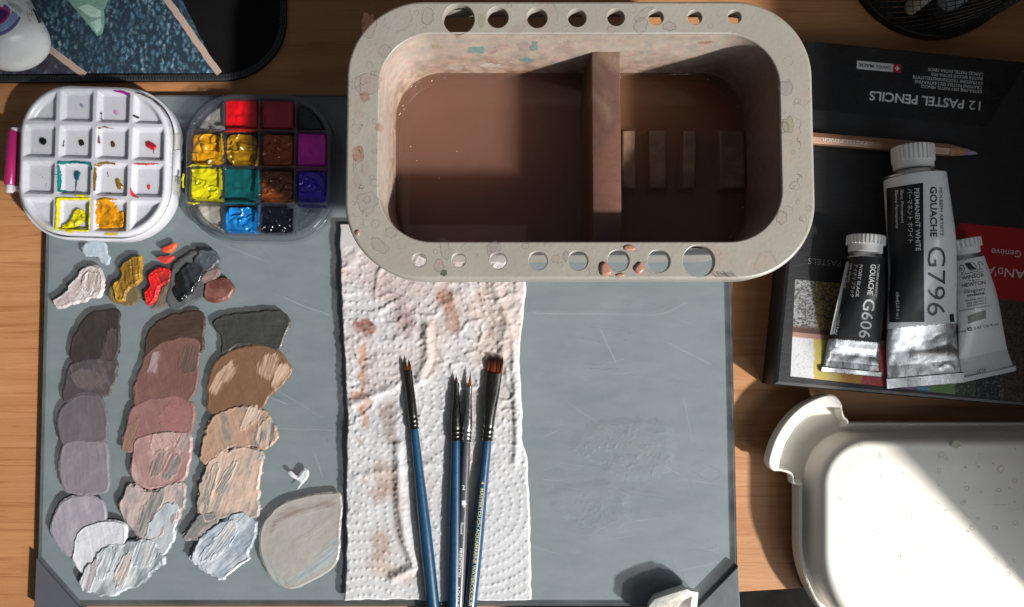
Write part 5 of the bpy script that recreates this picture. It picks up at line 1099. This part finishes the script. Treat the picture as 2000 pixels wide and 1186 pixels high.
# ------------------------------------------------------------------ pastel pencil lying on the box
pz = BZ + 11.5
pp = Body((1520, 265.5), (1890, 297), pz, pz, [(0, 11.5, 11.5, pz), (320, 11.5, 11.5, pz), (345, 7.6, 7.6, pz - 1), (352, 6.5, 6.5, pz - 1.4), (372, 2.4, 2.4, pz - 3), (376, .8, .8, pz - 3.5)])
pn = thing('pastel_pencil', 'natural wood pastel pencil with a lilac point', 'pencil', (*pp.centre(200)[:2], BZ))
def wood_pencil():
    m, N, L, P = nodes('pencil_wood'); n = noise(N, L, 9, 5, (.06, 1, 1), .6, .4)
    L.new(ramp(N, L, n.outputs[0], [(.3, (.22, .095, .05)), (.55, (.36, .18, .105)), (.75, (.44, .25, .16))]).outputs[0], P.inputs['Base Color']); P.inputs['Roughness'].default_value = .42; return m
PWD = wood_pencil()
hexm = lambda an: np.cos(math.pi / 6) / np.cos((an + math.pi / 6) % (math.pi / 3) - math.pi / 6) * 1.02
mb = MB(); pp.mesh(mb, 0, 321, 3, 48, mod=hexm); mb.build('barrel', PWD, pn, smooth=25)
mb = MB(); pp.mesh(mb, 318, 353, 6, 32, caps=False); mb.build('sharpened_cone', pmat('cone_wood', (.40, .22, .12), .6, var=.15, feat=8), pn, smooth=50)
mb = MB(); pp.mesh(mb, 351.5, 376, 8, 32); mb.build('lead', pmat('lilac_lead', (.40, .26, .50), .7, var=.1, feat=6), pn, smooth=50)
mb = MB(); text(mb, 'PASTEL PENCIL', (1693, 277.5), (1604, 269), 6.6, lambda x, y: np.full(np.shape(x), pz + 11.4), 0, .006, 0, .5); mb.build('pencil_lettering', pmat('ink_silver', (.70, .62, .57), .4, var=.03), pn, smooth=0)

# ------------------------------------------------------------------ gouache tubes
FOIL = None
def foil_mat():
    m, N, L, P = nodes('tube_foil'); P.inputs['Metallic'].default_value = 1
    n = noise(N, L, 9, 4, (1, 1, 1), .7); L.new(ramp(N, L, n.outputs[0], [(.3, (.42, .42, .43)), (.7, (.66, .66, .67))]).outputs[0], P.inputs['Base Color'])
    n2 = noise(N, L, 3.2, 3, (1.6, .16, 1), .6); L.new(ramp(N, L, n2.outputs[0], [(.3, .24), (.7, .40)]).outputs[0], P.inputs['Roughness'])
    b = N.new('ShaderNodeBump'); b.inputs['Distance'].default_value = .08 * S; L.new(n2.outputs[0], b.inputs['Height']); b.inputs['Strength'].default_value = .8; L.new(b.outputs[0], P.inputs['Normal']); return m
FOIL = foil_mat()
LBW = pmat('label_white', (.66, .67, .68), .33, var=.03, coat=.2); LBK = pmat('label_black', (.010, .011, .014), .42, var=.1, spec=.3); LBG = pmat('label_olive', (.20, .20, .155), .4, var=.04); INKD = pmat('ink_dark', (.02, .022, .025), .4); INKW = pmat('ink_bright', (.66, .66, .66), .4, var=.03)
CAPW = pmat('cap_white', (.76, .76, .75), .42, var=.04, feat=20)
class Tube(Body):
    def dent(s, x, y, z):
        t = (x - s.a[0]) * s.d[0] + (y - s.a[1]) * s.d[1]; l_ = (x - s.a[0]) * s.lat[0] + (y - s.a[1]) * s.lat[1]
        k = sstep(s.t_lab * .8, s.t_lab * 1.12, t) * (1 - sstep(s.len * .93, s.len * .985, t))
        f = fbm(t / 34 + s.seed, l_ / 26, s.seed, 2) - .5; g = 1 - np.abs(2 * fbm(t / 40 + 3, l_ / 30 + s.seed, s.seed + 3, 2) - 1)
        return z + k * (1.7 * f * s.dk + .7 * s.dk * sstep(.8, 1, g)) - s.dk * 3.5 * np.exp(-((t - s.len * .80) / 14) ** 2) * (1 + l_ / 60)
    def surf(s, x, y): return s.dent(x, y, Body.surf(s, x, y))
def tube(label, c0, sh, lab, end, wsh, wend, wcap, hcap, wneck, z0, cr, lab_mat, seed, dk=1., rz_=None, crimp=10, endh=3.):
    """c0 cap top, sh shoulder edge, lab lower end of the label, end crimp: photograph pixels on the axis"""
    R0 = wsh / 2 * .92; rz0 = rz_ or R0 * .86; zc = z0 + rz0
    a = U(*sh, zc); e = U(*end, z0 + endh); Ln = math.hypot(e[0] - a[0], e[1] - a[1]); tl = math.hypot(*(U(*lab, zc)[:2] - a[:2]))
    prof = []
    for k in np.linspace(0, 1, 16):
        rx = R0 * (1 - k) + wend / 2 * k; rz = rz0 * (1 - sstep(.25, 1.0, np.array(k))) * (1 - .12 * k) + 1.6
        prof.append((k * Ln, rx, rz, z0 + rz + (endh - 1.6) * k))
    prof.append((Ln + crimp, wend / 2 + 1, 1.5, z0 + endh)); prof[-2] = (Ln, wend / 2, 1.6, z0 + endh)
    tb = Tube(sh, end, zc, z0 + endh, prof); tb.t_lab = tl; tb.seed = seed; tb.dk = dk; tb.len = Ln + crimp
    dd = U(*end, z0 + endh) - U(*sh, zc); tb.d = dd[:2] / np.linalg.norm(dd[:2]); tb.lat = np.array([-tb.d[1], tb.d[0]])
    root = thing('paint_tube', label, 'paint tube', (*tb.centre(Ln * .5)[:2], z0), 'gouache tubes lying on the pastel box')
    def part(name, t0, t1, k, mat, grow=0., n=72):
        T = np.linspace(t0, t1, k); rx, rz, zz = tb.at(T); mb = MB(); mb.sweep(tb.centre(T), np.r_[tb.lat, 0], rx + grow, rz + grow, n, 0, t1 > Ln)
        for i, v in enumerate(mb.v):
            up = v[:, 2] > np.interp((v[:, 0] - tb.a[0]) * tb.d[0] + (v[:, 1] - tb.a[1]) * tb.d[1], tb.pr[:, 0], tb.pr[:, 3]) - .4
            v[:, 2] = np.where(up, tb.dent(v[:, 0], v[:, 1], v[:, 2]), v[:, 2]); v[:, 2] = np.maximum(v[:, 2], z0 + .3)
        return mb.build(name, mat, root, smooth=60)
    part('body', 0, tl + 4, 110, lab_mat, 0., 96)
    part('foil_end', tl + 2, Ln, 70, FOIL if lab_mat is not PALE else PALEF)
    # folded crimp
    mb = MB(); k2 = np.r_[tb.d, 0]; l3 = np.r_[tb.lat, 0]; o = tb.a.copy(); o[2] = 0
    rows = []
    for t, z in ((Ln - 2, z0 + .6), (Ln - 2, z0 + endh + 2.6), (Ln - .5, z0 + endh + 3.6), (Ln + crimp - 1, z0 + endh + 2.2), (Ln + crimp, z0 + endh + 1.), (Ln + crimp, z0 + .6)):
        rows.append([o + k2 * t + l3 * (u * (wend / 2 + 2.5)) + np.array([0, 0, z + .8 * math.sin(u * 5 + seed)]) for u in np.linspace(-1, 1, 13)])
    mb.grid(np.array(rows)); mb.add([r[0] for r in rows], [tuple(range(6))]); mb.add([r[-1] for r in rows], [tuple(range(6))[::-1]])
    mb.build('crimp', FOIL if lab_mat is not PALE else PALEF, root, smooth=30)
    # shoulder, neck, cap
    ccap = U(*c0, zc); dc = tb.a - ccap; dc[2] = 0; Lc = np.linalg.norm(dc); dc /= Lc; lc_ = np.array([-dc[1], dc[0], 0])
    P_ = lambda d, z=0: tb.a - dc * d + np.array([0, 0, z])
    mb = MB(); mb.sweep([P_(-1.5), P_(1.), P_(2.2), P_(Lc * .2), P_(Lc * .26), P_(Lc * .5)], lc_, [R0 + .8, R0 + .8, R0 - .5, wneck * .5, wneck * .46, wneck * .44], [rz0 + .8, rz0 + .8, rz0 - .5, wneck * .5, wneck * .46, wneck * .44], 48); mb.build('shoulder', FOIL, root, smooth=40)
    mb = MB(); sh_ = lambda an: 1 + .035 * np.sign(np.sin(an * cr)) 
    rc = wcap / 2 * .93; hr = hcap
    mb.sweep([P_(Lc * .24), P_(Lc * .28), P_(Lc - hr)], lc_, [wneck * .5, wneck * .54, wneck * .54], [wneck * .5, wneck * .54, wneck * .54], 48, 0)
    mb.sweep([P_(Lc - hr), P_(Lc - hr), P_(Lc - 1.5), P_(Lc)], lc_, [rc * .9, rc, rc, rc * .95], [rc * .9, rc, rc, rc * .95], cr * 8, 0, True, sh_)
    mb.build('cap', CAPW, root, smooth=25)
    return root, tb
PALE = pmat('tube_pale', (.70, .70, .69), .36, var=.03, feat=30, coat=.15, bump=(12, .6)); PALEF = pmat('tube_pale_foil', (.56, .57, .59), .35, var=.05, feat=30, coat=.2)
# the pale grey tube lies under the big one
r3, t3 = tube('small pale grey tube with a grey colour swatch, tucked under the big white tube', (1879, 468), (1887, 507), (1921, 690), (1928, 728), 62, 100, 62, 17, 47, BZ, 24, PALE, 5, .35, 25, 8)
mb = MB(); s3 = t3.surf
for tx, a_, b_, cp, bd, shr in (('WINSOR', (1878, 547), (1923, 540.5), 7.2, .006, 0), ('NEWTON', (1879, 561.5), (1925.5, 555), 7.4, .006, 0), ('&', (1899, 550), (1904, 549.3), 4, 0, 0), ('Designers', (1883, 573.5), (1925, 567.5), 7, 0, .35), ('GOUACHE', (1889, 580.5), (1923.5, 574.8), 4.4, .03, 0), ('NEUTRAL GRAY 3', (1885, 589.5), (1926, 582.5), 3.2, .02, 0), ('GRIS NEUTRE 3', (1887.5, 594.7), (1926, 588), 3.2, .02, 0), ('GRIS NEUTRO 3', (1888.5, 600), (1926.5, 593.2), 3.2, .02, 0), ('Permanence A  Series/Série 1', (1874, 609), (1936, 598), 3.4, .008, 0), ('14 ml', (1866.5, 652), (1887, 648.5), 5, .006, 0), ('e', (1890, 647.5), (1899.5, 645.5), 12, .01, 0), ('0.47 US fl oz', (1902, 644.5), (1951, 635), 5.4, .004, 0)):
    text(mb, tx, a_, b_, cp, s3, 0, bd, shr)
for y_ in (0, 1):
    x_ = (1888, 1905)[y_]; ribbon(mb, [(x_, 549.2 - y_ * 2.4), (x_ + 9, 547.9 - y_ * 2.4)], .7, s3, 0)
mb.build('label_print', INKD, r3, smooth=0); mb = MB()
# winged beast emblem: curled tail, fan of feathers, long body
ribbon(mb, [(1877, 526), (1874, 522), (1876, 518), (1881, 519), (1884, 525), (1882, 531), (1877, 534), (1878, 536), (1888, 535), (1898, 532)], 1.3, s3, 0); ribbon(mb, [(1898, 532), (1908, 530), (1914, 525), (1919, 527)], 1.2, s3, 0); ribbon(mb, [(1914, 525), (1913, 518), (1910, 512), (1914, 511), (1918, 514), (1920, 518)], 1.4, s3, 0); ribbon(mb, [(1908, 530), (1913, 533), (1920, 530)], 1.1, s3, 0); ribbon(mb, [(1898, 532), (1902, 535), (1908, 534)], 1., s3, 0)
for k in range(9): ribbon(mb, [(1885 + k * 1.2, 515.5 - k * .2), (1889 + k * 1.6, 522), (1896 + k * 1.6, 529 - k * .4)], 1.0, s3, 0)
ribbon(mb, [(1884, 516), (1890, 513.5), (1898, 513), (1904, 516), (1908, 522)], 1.1, s3, 0); ribbon(mb, [(1873, 527), (1876, 524), (1880, 523), (1877, 529), (1874, 530)], 1., s3, 0)
mb.build('emblem', INKD, r3, smooth=0)
mb = MB(); quad(mb, [(1890, 617.5), (1926, 605.5), (1926, 621.5), (1891, 632.5)], s3, 0, 6, 8, .4); mb.build('colour_swatch', LBG, r3, smooth=0)
mb = MB(); text(mb, '4537', (1926, 718.5), (1906, 722.5), 8, s3, 0, -.005); mb.build('stamped_number', INKD, r3, smooth=0)
# big white tube
r1, t1 = tube('large permanent white gouache tube with black panel, biggest of the three', (1782, 287), (1785, 347), (1796, 633), (1805, 735), 113, 138, 74, 29, 62, BZ, 30, LBW, 2, 1., 46, 18, 5)
mb = MB(); s1 = t1.surf
mk = MB(); quad(mk, [(1731, 368), (1803, 357), (1805.5, 629), (1737, 630)], s1, 0, 90, 24, .5); quad(mk, [(1854.5, 614), (1863, 613), (1864.5, 629), (1855.5, 629)], s1, 0, 4, 4, .35); mk.build('black_panel', LBK, r1, smooth=60)
for tx, a_, b_, cp, bd in (('PERMANENT WHITE', (1786, 368), (1789, 490), 9.6, .008), ('パーマネント ホワイト', (1772, 369), (1774, 474), 9, 0), ('Blanc Permanent', (1758.5, 371), (1760, 436), 6.2, 0), ('Blanco Permanente', (1748, 372), (1749.5, 446), 6.2, 0), ('60ml(2.0 fl oz.)', (1750, 571), (1751, 623), 6, 0)):
    text(mb, tx, a_, b_, cp, s1, 1, bd, 0, .7)
for tx, a_, b_, cp, bd in (('GOUACHE', (1817, 365), (1817.5, 463), 13.4, .018), ("HOLBEIN ARTISTS'", (1835, 367), (1837, 462), 6.2, 0), ('G796', (1812.5, 482), (1811.5, 617), 36, -.004)):
    text(mb, tx, a_, b_, cp, s1, 2, bd, 0, .7)
mb.build('label_print', [LBK, INKW, INKD], r1, smooth=0)
# small ivory black tube
r2, t2 = tube('small ivory black gouache tube with white number, left of the big white tube', (1692, 462), (1689, 506), (1671, 662), (1662, 723), 72, 105, 70, 17, 54, BZ, 30, LBK, 8, .75, 29, 8, 3)
mb = MB(); s2 = t2.surf
quad(mb, [(1652.5, 513), (1657, 511), (1630, 652), (1621, 654)], s2, 1, 30, 3, .35)
for tx, a_, b_, cp, bd in (('GOUACHE', (1701, 516), (1694, 576), 11, .02), ("HOLBEIN ARTISTS'", (1714.5, 517), (1708, 579), 4.4, .01), ('G606', (1688, 583), (1677, 659), 23, .008), ('IVORY BLACK', (1679, 517), (1670.5, 580), 6.6, 0), ('アイボリ ブラック', (1669, 516), (1660.5, 580), 6.4, 0), ("Noir d'Ivoire", (1661, 515), (1655.5, 551), 4.2, 0), ('Negro de Marfil', (1655.5, 515), (1648, 562), 4.2, 0), ('15ml(0.5 fl oz.)', (1638.5, 613), (1631.5, 653), 4.2, 0)):
    text(mb, tx, a_, b_, cp, s2, 0, bd, 0, .6)
mb.build('label_print', [INKW, PALEF], r2, smooth=0)

# ------------------------------------------------------------------ wire mesh pencil cup
bc0 = U(1815, -82, 0); RB = float(np.linalg.norm(U(1815, 80, 0) - bc0)); CH = 300.; RT = RB + 14
cup = thing('pencil_cup', 'round black wire mesh pencil cup behind the pastel box', 'pencil cup', bc0)
BLKM = pmat('wire_black', (.014, .014, .015), .35, .6, var=.15, feat=10)
mb = MB(); C_ = lambda r, z: Z(circ(bc0[0], bc0[1], r, 96), z)
mb.loft([C_(RB - 4, .3), C_(RB, 2), C_(RB, 20), C_(RB - 2, 22), C_(RB - 5, 20), C_(RB - 5, 5)]); mb.cap(C_(RB - 5, 5)); mb.cap(C_(RB - 4, .3), flip=True); mb.build('base', BLKM, cup, smooth=40)
mb = MB(); mb.loft([C_(RT - 3, CH - 6), C_(RT + 2, CH - 6), C_(RT + 3, CH), C_(RT - 3, CH + 1), C_(RT - 3, CH - 6)]); mb.build('rim', BLKM, cup, smooth=40)
mb = MB(); NW = 62
for sgn in (1, -1):
    for i in range(NW):
        t = np.linspace(0, 1, 15); th = 2 * math.pi * (i / NW + sgn * t * .17); zz = 18 + (CH - 20) * t; r = (RB - 3) + (RT - RB) * t
        L3 = [np.c_[bc0[0] + (r + dr) * np.cos(th + dt), bc0[1] + (r + dr) * np.sin(th + dt), zz] for dr, dt in ((0, -.0062), (1.4, 0), (0, .0062))]
        mb.grid(np.stack(L3, 1))
mb.build('wire_mesh', pmat('mesh_metal', (.07, .07, .07), .28, .85, var=.1), cup, smooth=0, kind='stuff')
def pen(name, label, cat, base, r, tilt, mats, parts):
    b0 = U(*base, 6); ax = np.array([tilt[0], tilt[1], 1.]); ax /= np.linalg.norm(ax); la = np.cross(ax, (0, 1, 0)); la /= np.linalg.norm(la); up = np.cross(la, ax)
    root = thing(name, label, cat, b0)
    for (nm, mt, T, RR_) in parts:
        mb = MB(); mb.sweep([b0 + ax * t for t in T], la, np.array(RR_) * r, np.array(RR_) * r, 40, up=up); mb.build(nm, mt, root, smooth=35)
pen('marker_pen', 'blue grey marker pen standing in the wire mesh cup', 'marker pen', (1832, 14), 25, (.05, .02), None, [('barrel', pmat('marker_grey', (.50, .56, .60), .4, var=.1, feat=60), [30, 34, 290, 300], [.9, 1., 1., .9]), ('end_cap', pmat('marker_dark', (.03, .032, .034), .35, var=.1), [0, 2, 5, 26, 30.5], [.6, .85, .97, .97, .9])])
pen('pencil', 'pale beige pencil behind the mesh of the pencil cup', 'pencil', (1776, 18), 14, (.04, .02), None, [('barrel', pmat('pencil_beige', (.66, .57, .46), .5, var=.1), [8, 330], [1., 1.]), ('rounded_end', pmat('pencil_end_beige', (.68, .62, .54), .5), [0, 1, 4, 8.5], [.5, .8, .96, .98])])

# ------------------------------------------------------------------ cream plastic lid of the tub
LH, LT = 58., 94.               # rim and panel heights
ld = thing('tub_lid', 'cream plastic tub lid with a curved corner lug, partly in sunlight', 'lid', U(1800, 1050, 0))
CRM = pmat('cream_plastic', A(234, 229, 219, 1.06), .42, var=.035, feat=60, bump=(160, .6), sub=.1)
tabo = [(1660, 826), (1650, 812), (1645, 790), (1635, 776), (1622, 771), (1600, 775), (1565, 793), (1535, 822), (1513, 858), (1501, 895), (1502, 910), (1512, 920), (1526, 921), (1545, 928), (1553, 948), (1600, 940), (1660, 870)]
l1_, l2_ = sd_rr(1940, 1059, 388, 232, 112), sd_rr(1940, 759, 388, 532, 230); lrr = lambda X, Y: np.maximum(l1_(X - 13, Y), l2_(X - 13, Y)); ltab = sd_poly(smooth_loop(tabo, 5)); lun = lambda X, Y: np.minimum(lrr(X, Y), ltab(X, Y))
asd = sd_line([(1650, 775), (1622, 771), (1600, 775), (1565, 793), (1535, 822), (1513, 858), (1501, 895), (1500, 918)], 0)
def lid_shape(X, Y, d):
    i_ = -lrr(X, Y); e = asd(X, Y); d = np.maximum(-lun(X, Y), 0)
    z = 36 + (LH - 38) * (1 - sstep(4, 9, d)) - 3 * (1 - sstep(0, 3, d))                              # rim round a groove
    z = np.maximum(z, 34 + (LH - 34) * (1 - sstep(21, 27, e)) - 3 * (1 - sstep(0, 3, d)))            # broad outer lip of the lug
    z = z + 1.2 * np.exp(-((e - 34) / 4.) ** 2)                                                         # ridge inside the lip
    p = 30 * sstep(17, 22, i_) + (LT - 66) * np.sqrt(np.clip(1 - (1 - np.clip((i_ - 22) / 20, 0, 1)) ** 2, 0, 1)) + 2 * sstep(40, 80, i_)
    return z + p
mb = MB(); field(mb, (1540, 2350, 805, 1310), 1.8, lrr, lid_shape, 0., None, 0, 16., plane=62.); mb.build('shell', CRM, ld, smooth=60)
lug_sd = lambda X, Y: np.maximum(ltab(X, Y), -(lrr(X, Y) + 3.))
mb = MB(); field(mb, (1492, 1670, 762, 960), 1.3, lug_sd, lambda X, Y, d: lid_shape(X, Y, d) - .15, 0., None, 0, 34., plane=58.); mb.build('lug', CRM, ld, smooth=60)
# faint dried rings and specks on the lid
mb = MB(); rng = np.random.RandomState(3); ls = flat(LT + 2.)
for i in range(60):
    x, y = 1700 + rng.rand() * 290, 870 + rng.rand() * 300
    r_ = 1.5 + 5 * rng.rand() ** 2; P_ = blob(x, y, r_, .7 + .5 * rng.rand(), 18, .35, i + 90); ribbon(mb, P_, .6, ls, 0, .3, True)
for i in range(60):
    x, y = 1640 + rng.rand() * 350, 850 + rng.rand() * 320; poly_print(mb, blob(x, y, .5 + rng.rand() * .8, 1, 8, .3, i), ls, 0, .25)
for i in range(12):
    x, y = 1820 + rng.rand() * 160, 985 + rng.rand() * 15; ribbon(mb, [(x, y), (x + 14 + 20 * rng.rand(), y - 1.5 * rng.rand())], .6, ls, 1, .25)
poly_print(mb, blob(1868, 868, 9, .8, 20, .4, 8), ls, 2, .2)
mb.build('lid_stains', [pmat('lid_stain', (.40, .34, .28), .5, var=.3, feat=5), pmat('lid_scratch', (.62, .61, .58), .5), pmat('lid_wash', (.42, .42, .30), .5, var=.2, feat=5)], ld, smooth=0, kind='stuff')

# ------------------------------------------------------------------ jagged scrap at the bottom edge
st = [(1268, 1184), (1279, 1171), (1312, 1160), (1343, 1151), (1349, 1155), (1364, 1157.5), (1362, 1178), (1358, 1230), (1300, 1240), (1264, 1215)]
rs = np.random.RandomState(2); tw = np.array([U(*q, 52 + 4 * rs.rand()) for q in st])[::-1]
if ((tw[:, 0] * np.roll(tw[:, 1], -1) - tw[:, 1] * np.roll(tw[:, 0], -1)).sum()) < 0: tw = tw[::-1]
cen = tw.mean(0); n_ = len(tw)
ring = lambda k, dz, j: np.array([cen + (p - cen) * (k + j * rs.randn()) + np.array([0, 0, dz + 2.5 * rs.randn()]) for p in tw])
low = ring(.9, 0, .03); low[:, 2] = GT + .2; mid = ring(1.0, -18, .015); in1 = ring(.72, 3, .06); in2 = ring(.36, 1, .08)
mb = MB(); mb.loft([low, mid, tw]); mb.loft([tw, in1], 0); mb.loft([in1, in2], 1); mb.add(in2, [tuple(range(n_))], 1); mb.add(low, [tuple(range(n_))[::-1]])
tag(mb.build('plastic_scrap', [pmat('scrap_white', (.62, .63, .60), .4, var=.15, feat=16, bump=(9, 1.), sub=.4), pmat('scrap_beige', (.52, .49, .43), .45, var=.2, feat=14, bump=(9, 1.2))], smooth=50), 'jagged off white scrap standing near the lower right corner of the palette', 'scrap')
